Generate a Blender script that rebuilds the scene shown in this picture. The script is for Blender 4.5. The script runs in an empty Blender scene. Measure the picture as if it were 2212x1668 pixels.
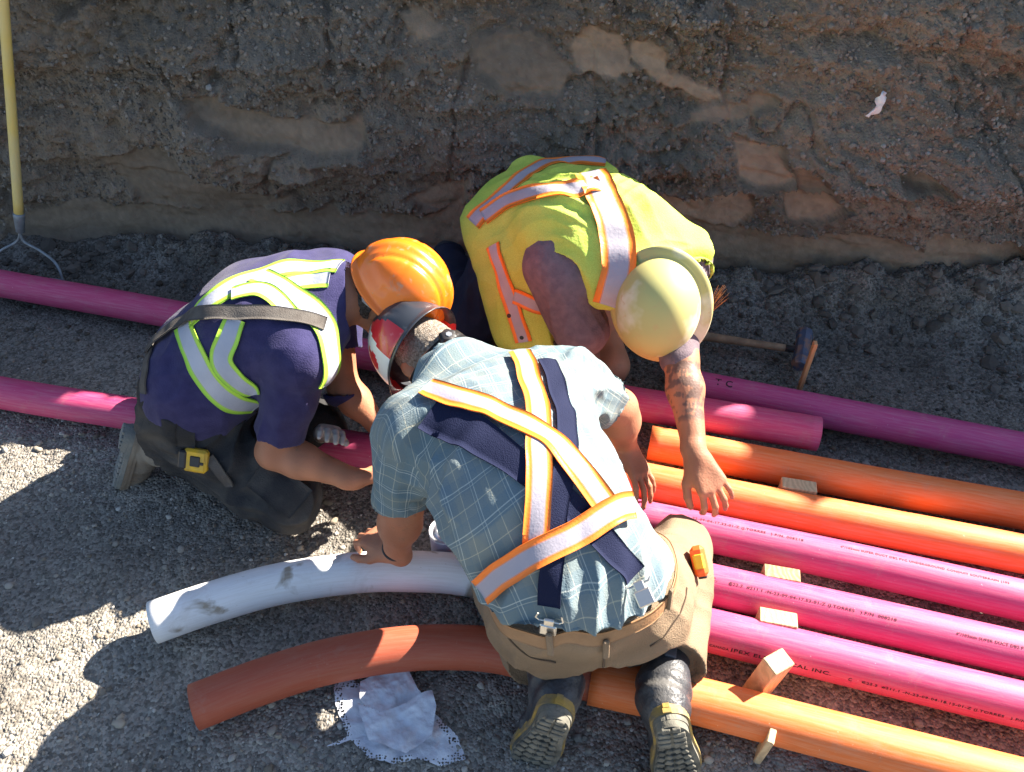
import bpy, math, random
import numpy as np
from mathutils import Vector, Matrix
from mathutils.bvhtree import BVHTree
random.seed(7); rng = np.random.default_rng(7)
R = math.radians
SC = bpy.context.scene
C = SC.collection
# ------------------------------------------------------------------ camera, sky, sun, exposure
SCL = 1.14                      # metres per working unit
CH = 1.62 * SCL                 # eye height above the trench floor
PITCH = R(43); FPX = 1660.0     # focal length in pixels of a 2212 wide picture
cam_d = bpy.data.cameras.new("camera"); cam = bpy.data.objects.new("camera", cam_d); C.objects.link(cam)
cam.location = (0, 0, CH); cam.rotation_euler = (math.pi/2 - PITCH, 0, 0)
cam_d.sensor_width = 36; cam_d.lens = 36 * FPX / 2212; cam_d.clip_start = 0.05; cam_d.clip_end = 500
SC.camera = cam
SUN_EL = R(35.5); SUN_AZ = R(61.5)    # azimuth from +Y towards +X
w = bpy.data.worlds.new("World"); SC.world = w; w.use_nodes = True
nt = w.node_tree; bg = nt.nodes["Background"]
sky = nt.nodes.new("ShaderNodeTexSky"); sky.sky_type = 'NISHITA'; sky.sun_disc = False
sky.sun_elevation = SUN_EL; sky.sun_rotation = SUN_AZ; sky.altitude = 300
nt.links.new(sky.outputs[0], bg.inputs[0]); bg.inputs[1].default_value = 0.05
sd = bpy.data.lights.new("sun", 'SUN'); sun = bpy.data.objects.new("sun", sd); C.objects.link(sun)
sd.energy = 5.0; sd.angle = R(0.5); sd.color = (1.0, 0.90, 0.77)
S_DIR = Vector((math.sin(SUN_AZ)*math.cos(SUN_EL), math.cos(SUN_AZ)*math.cos(SUN_EL), math.sin(SUN_EL)))
sun.rotation_euler = S_DIR.to_track_quat('Z', 'Y').to_euler()
SC.view_settings.view_transform = 'Standard'; SC.view_settings.look = 'None'
SC.view_settings.exposure = 2.2; SC.view_settings.gamma = 1

# ------------------------------------------------------------------ survey: picture measurements -> metres
_f = np.array([0, math.cos(PITCH), -math.sin(PITCH)]); _u = np.array([0, math.sin(PITCH), math.cos(PITCH)])
def ray(x, y): return _f + (x-1106)/FPX*np.array([1., 0, 0]) - (y-834)/FPX*_u
def PZ(x, y, z):                # point at height z (m)
    d = ray(x, y); return np.array([0, 0, CH]) + d*((z-CH)/d[2])
def JZ(x, y, z): return PZ(x, y, z*SCL)
def PY(x, y, Y):                # point at distance Y (m)
    d = ray(x, y); return np.array([0, 0, CH]) + d*(Y/d[1])
def nrm(v): v = np.asarray(v, float); return v/np.linalg.norm(v)

# ------------------------------------------------------------------ noise
_rn = np.random.default_rng(3)
_ND = _rn.normal(size=(4, 10, 3)); _NP = _rn.uniform(0, 6.28, size=(4, 10))
def nz(p, s, seed=0):
    q = p*s; o = 0
    for i in range(10):
        o = o + np.sin(q @ (_ND[seed % 4, i]*2.0) + _NP[seed % 4, i] + seed*1.7)
    return o/3.2
_L = _rn.random((8, 256, 256)).astype(np.float64)
def vn(x, y, seed=0):
    x = np.asarray(x, float); y = np.asarray(y, float)
    xi = np.floor(x).astype(int); yi = np.floor(y).astype(int); fx = x-xi; fy = y-yi
    fx = fx*fx*(3-2*fx); fy = fy*fy*(3-2*fy); L = _L[seed % 8]
    a = L[xi & 255, yi & 255]; b = L[(xi+1) & 255, yi & 255]; c = L[xi & 255, (yi+1) & 255]; d = L[(xi+1) & 255, (yi+1) & 255]
    return (a*(1-fx)+b*fx)*(1-fy)+(c*(1-fx)+d*fx)*fy
def fbm(x, y, s, o=5, seed=0, g=0.5):
    t = 0; a = 1; n = 0
    for i in range(o):
        t = t + a*(vn(x*s+31.7*i, y*s+17.3*i, seed+i)-.5)*2; n += a; a *= g; s *= 2.03
    return t/n
def sstep(a, b, x): t = np.clip((x-a)/(b-a), 0, 1); return t*t*(3-2*t)

# ------------------------------------------------------------------ materials
MATS = {}
def mat(name, col, rough=0.6, col2=None, ns=8, bump=0.0, bs=60, spec=0.4, attr=None, metal=0, alpha=None, uvfn=None, detail=4, sheen=0, coat=0, n2=None, lo=.35, hi=.65):
    m = bpy.data.materials.new(name); m.use_nodes = True; n = m.node_tree.nodes; l = m.node_tree.links
    b = n["Principled BSDF"]; b.inputs["Roughness"].default_value = rough
    b.inputs["Specular IOR Level"].default_value = spec; b.inputs["Metallic"].default_value = metal
    if coat: b.inputs["Coat Weight"].default_value = coat
    if sheen: b.inputs["Sheen Weight"].default_value = sheen
    tc = n.new("ShaderNodeTexCoord"); last = None
    def rgb(c):
        r = n.new("ShaderNodeRGB"); r.outputs[0].default_value = (*c, 1); return r.outputs[0]
    last = rgb(col)
    def mix(a, bb, f, mode='MIX'):
        x = n.new("ShaderNodeMix"); x.data_type = 'RGBA'; x.blend_type = mode
        l.new(a, x.inputs[6]); l.new(bb, x.inputs[7])
        if isinstance(f, float): x.inputs[0].default_value = f
        else: l.new(f, x.inputs[0])
        return x.outputs[2]
    def noise(scale, det=4, a=.35, c=.65, dist=0):
        t = n.new("ShaderNodeTexNoise"); t.inputs["Scale"].default_value = scale; t.inputs["Detail"].default_value = det
        t.inputs["Distortion"].default_value = dist
        l.new(tc.outputs["Object"], t.inputs["Vector"])
        mr = n.new("ShaderNodeMapRange"); mr.inputs[1].default_value = a; mr.inputs[2].default_value = c
        l.new(t.outputs[0], mr.inputs[0]); return mr.outputs[0], t.outputs[0]
    if attr:
        a = n.new("ShaderNodeAttribute"); a.attribute_name = attr; last = mix(last, a.outputs["Color"], 1.0)
    if col2: last = mix(last, rgb(col2), noise(ns, detail, lo, hi)[0])
    if n2: last = mix(last, rgb(n2[0]), noise(n2[1], 6, n2[2], n2[3], .6)[0])
    m['_t'] = 0
    ctx = dict(m=m, n=n, l=l, b=b, tc=tc, mix=mix, rgb=rgb, noise=noise)
    if uvfn: last = uvfn(ctx, last)
    l.new(last, b.inputs["Base Color"])
    if bump:
        t = noise(bs, 5)[1]; bp = n.new("ShaderNodeBump"); bp.inputs["Strength"].default_value = bump; bp.inputs["Distance"].default_value = 0.01
        l.new(t, bp.inputs["Height"]); l.new(bp.outputs[0], b.inputs["Normal"])
    MATS[name] = m
    return m

# ------------------------------------------------------------------ objects
def tag(o, label=None, cat=None, group=None, kind=None):
    if label: o['label'] = label
    if cat: o['category'] = cat
    if group: o['group'] = group
    if kind: o['kind'] = kind
    return o
def empty(name, loc, label, cat, group=None):
    o = bpy.data.objects.new(name, None); C.objects.link(o); o.location = tuple(loc); o.empty_display_size = .1
    return tag(o, label, cat, group)
ORG = {}
def mk(name, V, F, m, parent=None, smooth=True, loc=None, uv=None, col=None, mi=None, ms=None):
    """one mesh object from world-space vertices; F is an (n,k) array or a list of tuples"""
    V = np.asarray(V, float)
    if parent is not None: org = ORG[parent.name] if parent.name in ORG else np.array(parent.location)
    else: org = np.array(loc if loc is not None else V.mean(0))
    me = bpy.data.meshes.new(name)
    if isinstance(F, np.ndarray):
        k = F.shape[1]; nf = len(F)
        me.vertices.add(len(V)); me.vertices.foreach_set("co", (V-org).astype(np.float32).ravel())
        me.loops.add(nf*k); me.loops.foreach_set("vertex_index", F.astype(np.int32).ravel())
        me.polygons.add(nf); me.polygons.foreach_set("loop_start", np.arange(0, nf*k, k, dtype=np.int32))
        me.update(calc_edges=True)
    else:
        me.from_pydata([tuple(v) for v in (V-org)], [], [tuple(int(i) for i in f) for f in F]); me.update()
    me.polygons.foreach_set("use_smooth", [smooth]*len(me.polygons))
    li = None
    if uv is not None:
        li = np.empty(len(me.loops), np.int32); me.loops.foreach_get("vertex_index", li)
        ul = me.uv_layers.new(name="UVMap"); ul.data.foreach_set("uv", np.asarray(uv, np.float32)[li].ravel())
    if col is not None:
        ca = me.color_attributes.new("Col", 'FLOAT_COLOR', 'POINT'); cc = np.ones((len(V), 4), np.float32); cc[:, :3] = col
        ca.data.foreach_set("color", cc.ravel())
    for x in (ms or [m]): me.materials.append(x)
    if mi is not None: me.polygons.foreach_set("material_index", np.asarray(mi, np.int32))
    o = bpy.data.objects.new(name, me); C.objects.link(o)
    if parent is not None:
        o.parent = parent; ORG[o.name] = org
        if parent.name in ORG: o.location = (0, 0, 0)
    else:
        o.location = tuple(org); ORG[o.name] = org
    return o
class MB:
    def __init__(s): s.V = []; s.F = []
    def add(s, V, F):
        b = len(s.V); s.V += [tuple(v) for v in V]; s.F += [tuple(i+b for i in f) for f in F]
    def box(s, c, ax, h):       # centre, 3 unit axes, half sizes
        c = np.asarray(c, float); P = []
        for i in (-1, 1):
            for j in (-1, 1):
                for k in (-1, 1): P.append(c+np.asarray(ax[0])*h[0]*i+np.asarray(ax[1])*h[1]*j+np.asarray(ax[2])*h[2]*k)
        s.add(P, [(0, 1, 3, 2), (4, 6, 7, 5), (0, 4, 5, 1), (2, 3, 7, 6), (0, 2, 6, 4), (1, 5, 7, 3)])
    def bbox(s, c, ax, h, b=.003):   # bevelled box
        c = np.asarray(c, float); ax = np.asarray(ax, float); h = np.asarray(h, float); b = min(b, min(h)*.6)
        import itertools
        bm = {}
        P = []
        for sx, sy, sz in itertools.product((-1, 1), repeat=3):
            for k in range(3):
                hh = h-b; hh = hh.copy(); hh[k] = h[k]; q = hh*np.array([sx, sy, sz]); bm[(sx, sy, sz, k)] = len(P); P.append(c+q@ax)
        Fs = []
        for k in range(3):
            i, j = (k+1) % 3, (k+2) % 3
            for sg in (-1, 1):
                f = []
                for a, d in ((-1, -1), (1, -1), (1, 1), (-1, 1)):
                    t = [0, 0, 0]; t[k] = sg; t[i] = a; t[j] = d; f.append(bm[(*t, k)])
                Fs.append(tuple(f if sg > 0 else f[::-1]))
            # edges along axis k
            for a, d in itertools.product((-1, 1), repeat=2):
                f = []
                for sg, q in ((-1, i), (-1, j), (1, j), (1, i)):
                    t = [0, 0, 0]; t[k] = sg; t[i] = a; t[j] = d; f.append(bm[(*t, q)])
                Fs.append(tuple(f))
        for t in itertools.product((-1, 1), repeat=3): Fs.append((bm[(*t, 0)], bm[(*t, 1)], bm[(*t, 2)]))
        s.add(P, Fs)
    def tube(s, pts, rad, n=12, cap=True):
        pts = [np.asarray(p, float) for p in pts]; m = len(pts)
        if not hasattr(rad, '__len__'): rad = [rad]*m
        t0 = nrm(pts[1]-pts[0]); a = np.cross(t0, (0, 0, 1.)); a = nrm(a) if np.linalg.norm(a) > .1 else np.array([1., 0, 0])
        P = []
        for i, p in enumerate(pts):
            t = nrm(pts[min(i+1, m-1)]-pts[max(i-1, 0)]); a = nrm(a-t*np.dot(a, t)); b = np.cross(t, a)
            for k in range(n):
                q = 2*math.pi*k/n; P.append(p+(a*math.cos(q)+b*math.sin(q))*rad[i])
        Fs = [(i*n+k, i*n+(k+1) % n, (i+1)*n+(k+1) % n, (i+1)*n+k) for i in range(m-1) for k in range(n)]
        if cap: Fs += [tuple(range(n-1, -1, -1)), tuple(range((m-1)*n, m*n))]
        s.add(P, Fs)
    def mk(s, name, m, parent=None, smooth=False, loc=None): return mk(name, np.array(s.V), s.F, m, parent, smooth, loc)
def spline(P, n=12):
    P = [np.asarray(p, float) for p in P]; Q = [2*P[0]-P[1]]+P+[2*P[-1]-P[-2]]; o = []
    for i in range(1, len(Q)-2):
        for k in range(n):
            t = k/n; a, b, c, d = Q[i-1:i+3]
            o.append(.5*((2*b)+(-a+c)*t+(2*a-5*b+4*c-d)*t*t+(-a+3*b-3*c+d)*t**3))
    o.append(P[-1]); return np.array(o)
def resample(P, step):
    d = np.r_[0, np.cumsum(np.linalg.norm(np.diff(P, axis=0), axis=1))]; n = max(2, int(d[-1]/step)+1); s = np.linspace(0, d[-1], n)
    return np.stack([np.interp(s, d, P[:, i]) for i in range(3)], 1), s
# ------------------------------------------------------------------ trench floor
def inpoly(x, y, P):
    c = np.zeros(x.shape, bool); j = len(P)-1
    for i in range(len(P)):
        xi, yi = P[i]; xj, yj = P[j]
        c ^= ((yi > y) != (yj > y)) & (x < (xj-xi)*(y-yi)/(yj-yi+1e-12)+xi); j = i
    return c
def wall_y(x): return (2.47-.105*(x+1.65))*1.14*.99+.02*np.sin(x*3)+.02*np.sin(x*7.3+1)
MOUNDS = [(1.75, 2.40, .40, .15, .15), (1.15, 2.42, .30, .12, .10), (.62, 2.52, .2, .1, .06), (-.45, 2.62, .35, .12, .08), (-1.25, 2.7, .35, .14, .07), (-.1, 2.6, .2, .1, .05), (2.3, 2.2, .5, .2, .12)]
def ground_z(x, y):
    z = .012*fbm(x, y, 2.3, 3, 1)+.010*fbm(x, y, 9, 4, 2)+.006*fbm(x, y, 37, 3, 4)
    for mx, my, rx, ry, h in MOUNDS:
        z = z+h*np.exp(-((x-mx)/rx)**2-((y-my)/ry)**2)*(1+.5*fbm(x, y, 16, 4, 3))
    d = wall_y(x)-y
    z = z+.075*np.exp(-(d/.13)**2)*(1+.8*fbm(x, y, 10, 4, 5))
    near = sstep(3.4, 6, np.sqrt(x*x+(y-1.4)**2))
    return z*(1-near)-.01
def axis(lo, hi, step, far):
    a = list(np.arange(lo, hi, step)); s = step; v = a[-1]
    while v < far: s *= 1.35; v += s; a.append(v)
    s = step; v = a[0]; b = []
    while v > -far: s *= 1.35; v -= s; b.append(v)
    return np.array(b[::-1]+a)
gx = axis(-2.1, 2.3, .0075, 40); gy = axis(.45, 2.95, .0075, 40)
X, Y = np.meshgrid(gx, gy, indexing='ij'); Z = ground_z(X, Y)
def grid_faces(a, b):
    i = np.arange(a*b).reshape(a, b); return np.stack([i[:-1, :-1].ravel(), i[1:, :-1].ravel(), i[1:, 1:].ravel(), i[:-1, 1:].ravel()], 1)
def soil_nodes(c, last):
    n, l, tc = c['n'], c['l'], c['tc']
    v = n.new("ShaderNodeTexVoronoi"); v.inputs["Scale"].default_value = 130; l.new(tc.outputs["Object"], v.inputs["Vector"])
    sep = n.new("ShaderNodeSeparateColor"); l.new(v.outputs["Color"], sep.inputs[0])
    mr = n.new("ShaderNodeMapRange"); mr.inputs[1].default_value = 0; mr.inputs[2].default_value = 1; mr.inputs[3].default_value = .55; mr.inputs[4].default_value = 1.5
    l.new(sep.outputs[0], mr.inputs[0])
    comb = n.new("ShaderNodeCombineColor")
    for i in range(3): l.new(mr.outputs[0], comb.inputs[i])
    x = c['mix'](last, comb.outputs[0], 1.0, 'MULTIPLY')
    bp = n.new("ShaderNodeBump"); bp.inputs["Strength"].default_value = .9; bp.inputs["Distance"].default_value = .006; bp.invert = True
    l.new(v.outputs["Distance"], bp.inputs["Height"])
    t = n.new("ShaderNodeTexNoise"); t.inputs["Scale"].default_value = 45; t.inputs["Detail"].default_value = 8; l.new(tc.outputs["Object"], t.inputs["Vector"])
    b2 = n.new("ShaderNodeBump"); b2.inputs["Strength"].default_value = .8; b2.inputs["Distance"].default_value = .012
    l.new(t.outputs[0], b2.inputs["Height"]); l.new(bp.outputs[0], b2.inputs["Normal"]); l.new(b2.outputs[0], c['b'].inputs["Normal"])
    return x
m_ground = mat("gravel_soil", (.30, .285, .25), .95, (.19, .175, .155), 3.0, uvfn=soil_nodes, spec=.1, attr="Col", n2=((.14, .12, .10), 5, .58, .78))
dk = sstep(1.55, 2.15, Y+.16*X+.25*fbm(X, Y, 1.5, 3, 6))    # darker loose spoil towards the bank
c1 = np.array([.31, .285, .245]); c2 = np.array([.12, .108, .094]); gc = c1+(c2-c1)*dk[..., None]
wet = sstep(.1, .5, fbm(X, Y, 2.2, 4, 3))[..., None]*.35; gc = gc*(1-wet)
m_ground.node_tree.nodes
# stains kept out of the attribute mix below
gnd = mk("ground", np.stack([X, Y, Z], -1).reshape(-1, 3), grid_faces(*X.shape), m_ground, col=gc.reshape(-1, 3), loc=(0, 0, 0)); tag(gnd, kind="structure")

# ------------------------------------------------------------------ cut earth bank
WX = axis(-2.6, 3.7, .0085, 30)
SLOPE = .13; TOPZ = 1.22
prof_t = np.r_[np.arange(0, 2.35, .007)]                      # along the face
back = np.cumsum(1.4**np.arange(1, 17)*.01)
def wall_base(x, t):
    """centre surface: height t above the floor; lower scraped band then sloping spoil"""
    return wall_y(x)+SLOPE*t+.13*np.maximum(t-.62, 0)
def to_wall(px, py):
    Yq = 2.7
    for _ in range(12):
        p = PY(px, py, Yq); Yq = float(wall_base(p[0], max(p[2], 0)))
    return p[0], p[2]
PATCH = [[(380,190),(450,190),(520,215),(620,240),(700,245),(770,238),(790,290),(760,320),(680,318),(600,300),(520,290),(430,250)],
 [(1270,45),(1350,60),(1375,110),(1390,150),(1330,158),(1262,140),(1240,90)], [(1370,70),(1440,85),(1460,140),(1520,180),(1590,200),(1520,212),(1430,170),(1375,110)],
 [(1590,290),(1690,290),(1700,345),(1725,375),(1690,395),(1640,390),(1600,370)], [(1420,405),(1630,398),(1640,440),(1610,470),(1450,475),(1400,460)],
 [(1700,400),(1790,388),(1840,430),(1780,468),(1705,462)], [(1925,338),(2000,343),(2035,370),(1990,378),(1925,372)], [(2020,480),(2212,505),(2260,640),(2120,620),(1990,585)],
 [(1460,470),(1700,485),(1900,500),(2030,530),(2260,600),(2260,700),(1800,640),(1450,610)], [(1700,340),(1760,330),(1800,390),(1730,395)],
 [(0,470),(150,430),(300,440),(520,450),(900,455),(1010,420),(1010,600),(700,620),(300,600),(0,600)], [(200,330),(330,300),(480,400),(640,420),(520,450),(300,430)],
 [(880,410),(1010,370),(1015,430),(900,440)], [(1020,60),(1150,50),(1250,150),(1220,200),(1080,190),(1030,130)], [(850,30),(900,10),(960,60),(900,75)], [(1500,225),(1600,215),(1640,180),(1690,195),(1600,250),(1500,260)]]
TONE = [.9, .95, .9, 1.15, 1.0, 1.0, .9, .8, .62, .7, .42, .4, .5, .3, .6, .5]
def patch_mask(x, t, tones):
    m = np.zeros(x.shape)
    for i, P in enumerate(PATCH):
        Q = [to_wall(*p) for p in P]; Qa = np.array(Q)
        sel = (x > Qa[:, 0].min()-.08) & (x < Qa[:, 0].max()+.08) & (t > Qa[:, 1].min()-.08) & (t < Qa[:, 1].max()+.08)
        if not sel.any(): continue
        xs, ts = x[sel], t[sel]; a = 0
        for k in range(5):
            ox, ot = .006*math.cos(k*1.26), .006*math.sin(k*1.26)
            a = a+inpoly(xs+ox+.035*fbm(xs, ts, 9, 5, 1), ts+ot+.028*fbm(xs, ts, 11, 5, 2), Q)
        m[sel] = np.maximum(m[sel], a/5*tones[i])
    return m
XX, TT = np.meshgrid(WX, prof_t, indexing='ij')
sm = patch_mask(XX, TT, [1]*len(PATCH)); tone = patch_mask(XX, TT, TONE)
edge = np.clip(fbm(XX, TT, 1.6, 4, 7), -1, 1)
def cell(x, y, s, seed=0):
    """cellular noise: distance to the nearest and second feature point, and a value per cell"""
    x = x*s; y = y*s; xi = np.floor(x).astype(int); yi = np.floor(y).astype(int); f1 = np.full(np.shape(x), 9.); f2 = f1.copy(); v = np.zeros(np.shape(x)); L = _L[seed % 8]; M = _L[(seed+3) % 8]
    for i in (-1, 0, 1):
        for j in (-1, 0, 1):
            a, b_ = (xi+i) & 255, (yi+j) & 255; d = np.hypot(xi+i+L[a, b_]-x, yi+j+M[a, b_]-y); n = d < f1
            f2 = np.where(n, f1, np.minimum(f2, d)); v = np.where(n, L[b_, a], v); f1 = np.where(n, d, f1)
    return f1, f2, v
def bank_disp(x, t, sm):
    wx, wt = x+.05*fbm(x, t, 5, 3, 1), t+.05*fbm(x, t, 5, 3, 4)
    gate = sstep(.05, .22, t)
    r = fbm(x, t, 1.7, 6, 2)*.16+fbm(x, t*2.2, 5, 5, 5)*.07
    led = 0
    for i, (h0, sl, am) in enumerate(((.33, -.02, .030), (.50, .06, .045), (.68, -.05, .05), (.86, .05, .045), (1.05, -.03, .04))):
        hh = h0+sl*x+.07*fbm(x, x*0+i, 1.6, 5, i)+.012*fbm(x, x*0, 22, 3, i); led = led+am*sstep(-.006, .012, t-hh)*sstep(.26, .05, t-hh)*sstep(-.3, .1, fbm(x, x*0+3*i, 1.1, 2, i+2))
    rough = .35+.65*sstep(-.15, .25, fbm(x, t, 2.0, 3, 6))          # smoother scraped zones against broken ones
    a1, a2, v1 = cell(wx, wt*1.25, 8, 1); b1, b2, v2 = cell(wx, wt, 19, 2); c1_, c2_, v3 = cell(wx, wt, 44, 4)
    clod = (v1*.055-.02)*sstep(.0, .22, a2-a1)+(v2*.040-.012)*sstep(0, .25, b2-b1)+(v3*.016)*sstep(0, .3, c2_-c1_)
    fine = fbm(x, t, 58, 3, 3, .7)*.022+fbm(x, t, 25, 3, 6)*.016
    crack = -.03*sstep(.05, .0, np.abs(fbm(x, t*.8, 2.6, 4, 0)))*sstep(-.1, .3, fbm(x, t, 1.3, 2, 3))
    d = (r+led-.02)*gate+(clod*rough+fine*(.5+.5*rough)+crack)*(.3+.7*gate)
    s = fbm(x, t*5, 4, 4, 4)*.010-.030+.35*r*gate+.4*led*gate+.3*crack+.0015*fbm(x, t, 50, 3, 2)
    lip = np.exp(-((t-(.285+.02*fbm(x, 0*x, 2, 3, 1)))/.03)**2)*.03
    return (s*sm+(d+lip)*(1-sm))
D = bank_disp(XX, TT, sm)
DY = wall_base(XX, TT)-D
# crest and plateau
topY = DY[:, -1:]+back[None, :]; topZ = np.full_like(topY, prof_t[-1])+.05*fbm(np.repeat(WX[:, None], len(back), 1), topY, 2, 4, 3)
c0 = prof_t[-1]
VY = np.concatenate([DY, topY], 1); VZ = np.concatenate([TT-.03, topZ-.03], 1); VX = np.repeat(WX[:, None], VY.shape[1], 1)
# crest height limit: face leans back above CREST
CREST = .93
CR = 1.74-.27*sstep(1.3, 1.7, VX)-.28*sstep(2.38, 2.53, VX)+.85*sstep(2.92, 3.08, VX)+.05*fbm(VX, VY*0, 2.5, 4, 2); CR = np.minimum.accumulate(np.where(VZ > CR, CR, 9), axis=1); over = np.maximum(VZ-CR, 0); VZ = np.where(CR < 8, CR+.1*over, VZ); VY = VY+over*2.2
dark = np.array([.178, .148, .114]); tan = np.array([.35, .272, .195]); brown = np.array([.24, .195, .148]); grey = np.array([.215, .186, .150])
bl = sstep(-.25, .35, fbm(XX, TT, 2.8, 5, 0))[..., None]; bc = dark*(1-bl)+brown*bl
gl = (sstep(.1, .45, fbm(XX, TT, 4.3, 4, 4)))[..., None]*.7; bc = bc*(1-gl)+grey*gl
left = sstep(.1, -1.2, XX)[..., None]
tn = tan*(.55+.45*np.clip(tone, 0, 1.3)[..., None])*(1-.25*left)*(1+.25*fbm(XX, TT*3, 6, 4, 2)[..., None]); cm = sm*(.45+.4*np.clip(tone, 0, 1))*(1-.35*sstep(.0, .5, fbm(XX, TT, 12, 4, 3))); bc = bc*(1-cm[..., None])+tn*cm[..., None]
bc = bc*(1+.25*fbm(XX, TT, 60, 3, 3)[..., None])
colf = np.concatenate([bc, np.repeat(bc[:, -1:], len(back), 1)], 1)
def earth_nodes(c, last):
    n, l, tc = c['n'], c['l'], c['tc']
    t = n.new("ShaderNodeTexNoise"); t.inputs["Scale"].default_value = 55; t.inputs["Detail"].default_value = 8; t.inputs["Roughness"].default_value = .7; l.new(tc.outputs["Object"], t.inputs["Vector"])
    bp = n.new("ShaderNodeBump"); bp.inputs["Strength"].default_value = .7; bp.inputs["Distance"].default_value = .012
    l.new(t.outputs[0], bp.inputs["Height"]); l.new(bp.outputs[0], c['b'].inputs["Normal"])
    v = n.new("ShaderNodeTexVoronoi"); v.inputs["Scale"].default_value = 95; l.new(tc.outputs["Object"], v.inputs["Vector"])
    b2 = n.new("ShaderNodeBump"); b2.inputs["Strength"].default_value = .6; b2.inputs["Distance"].default_value = .006; b2.invert = True
    l.new(v.outputs["Distance"], b2.inputs["Height"]); l.new(bp.outputs[0], b2.inputs["Normal"])
    at = n.new("ShaderNodeAttribute"); at.attribute_name = "smooth_face"; iv = n.new("ShaderNodeMath"); iv.operation = 'MULTIPLY_ADD'; iv.inputs[1].default_value = -.55; iv.inputs[2].default_value = .65
    l.new(at.outputs["Fac"], iv.inputs[0]); l.new(iv.outputs[0], b2.inputs["Strength"]); l.new(b2.outputs[0], c['b'].inputs["Normal"])
    f, _ = c['noise'](140, 3, .68, .85); return c['mix'](last, c['rgb']((.30, .27, .23)), f)
m_bank = mat("cut_earth", (.1, .08, .06), .95, spec=.1, attr="Col", uvfn=earth_nodes)
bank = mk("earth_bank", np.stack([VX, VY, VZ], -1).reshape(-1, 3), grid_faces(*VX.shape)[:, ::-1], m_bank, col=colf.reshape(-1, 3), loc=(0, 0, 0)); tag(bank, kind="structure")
_sa = bank.data.attributes.new("smooth_face", 'FLOAT', 'POINT'); _sm = np.concatenate([sm, np.zeros((len(WX), len(back)))], 1); _sa.data.foreach_set("value", _sm.ravel().astype(np.float32))

# ------------------------------------------------------------------ loose stones (beyond count)
def ico(sub):
    import bmesh
    bm = bmesh.new(); bmesh.ops.create_icosphere(bm, subdivisions=sub, radius=1)
    V = np.array([v.co[:] for v in bm.verts]); F = np.array([[v.index for v in f.verts] for f in bm.faces]); bm.free(); return V, F
def stones(name, P, rad, cols, m, sub, flat=.7):
    V0, F0 = ico(sub); n = len(P); nv = len(V0)
    sc = rad[:, None]*rng.uniform(.65, 1.25, (n, 3))
    q = rng.normal(size=(n, 4)); q /= np.linalg.norm(q, axis=1)[:, None]; a, b, c, d = q.T
    Rm = np.stack([np.stack([1-2*(c*c+d*d), 2*(b*c-a*d), 2*(b*d+a*c)], -1), np.stack([2*(b*c+a*d), 1-2*(b*b+d*d), 2*(c*d-a*b)], -1), np.stack([2*(b*d-a*c), 2*(c*d+a*b), 1-2*(b*b+c*c)], -1)], 1)
    jit = 1+rng.uniform(-.28, .28, (n, nv, 1))
    L = V0[None]*jit*sc[:, None, :]; Wd = np.einsum('nij,nvj->nvi', Rm, L); Wd[..., 2] *= flat; Wd += P[:, None, :]
    F = (F0[None]+(np.arange(n)*nv)[:, None, None]).reshape(-1, 3)
    return mk(name, Wd.reshape(-1, 3), F, m, smooth=(sub > 1), col=np.repeat(cols, nv, 0), loc=(0, 0, 0))
m_stone = mat("stone", (.3, .3, .3), .85, attr="Col", spec=.25, bump=.3, bs=200)
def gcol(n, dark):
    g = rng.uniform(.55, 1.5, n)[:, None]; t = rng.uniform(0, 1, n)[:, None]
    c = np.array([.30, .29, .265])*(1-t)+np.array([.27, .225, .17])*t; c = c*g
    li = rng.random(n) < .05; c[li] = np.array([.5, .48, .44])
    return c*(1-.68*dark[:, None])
def scatter(n, x0, x1, y0, y1, rmin, rmax, pw=2.2, dens=None):
    x = rng.uniform(x0, x1, n); y = rng.uniform(y0, y1, n)
    keep = (y < wall_y(x)+.02) & (np.abs(x) < .35+.78*(y+.35))
    if dens is not None: keep &= rng.random(n) < dens(x, y)
    x, y = x[keep], y[keep]; r = rmin+(rmax-rmin)*rng.random(len(x))**pw*1.0
    return np.stack([x, y, ground_z(x, y)+r*.15], 1), r
dn = lambda x, y: sstep(-.35, .45, fbm(x, y, 3, 4, 5))*.85+.15
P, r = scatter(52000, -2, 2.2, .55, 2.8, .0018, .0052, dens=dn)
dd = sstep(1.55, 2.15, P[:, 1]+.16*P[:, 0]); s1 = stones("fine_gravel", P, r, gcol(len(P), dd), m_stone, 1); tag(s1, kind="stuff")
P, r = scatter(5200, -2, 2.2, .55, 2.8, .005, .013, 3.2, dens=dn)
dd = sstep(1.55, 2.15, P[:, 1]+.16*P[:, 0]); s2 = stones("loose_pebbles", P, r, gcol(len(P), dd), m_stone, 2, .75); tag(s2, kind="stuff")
# clods and grit clinging to the bank
n = 62000; x = rng.uniform(-2.3, 2.4, n); t = rng.uniform(.0, 1.2, n)**1.0
k = (patch_mask(x, t, [1]*len(PATCH)) < .3) & (rng.random(n) < sstep(-.4, .4, fbm(x, t, 4.3, 4, 4))*.75+.12+.3*sstep(-.2, .5, x)); x, t = x[k], t[k]
dsp = bank_disp(x, t, np.zeros(len(x))); r = .0022+.0085*rng.random(len(x))**3.6
P = np.stack([x, wall_base(x, t)-dsp-r*.2, t-.03], 1)
g = rng.uniform(.7, 1.5, len(x))[:, None]; cc = np.array([.175, .155, .13])*g; li = rng.random(len(x)) < .015; cc[li] = (.30, .29, .27)
s3 = stones("bank_grit", P, r, cc, m_stone, 1, 1); tag(s3, kind="stuff")
n = 1500; x = rng.uniform(-2.3, 2.6, n); y = wall_y(x)-np.abs(rng.normal(0, .14, n))-.02
r = .006+.026*rng.random(n)**5; P = np.stack([x, y, ground_z(x, y)+r*.2], 1)
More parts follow.
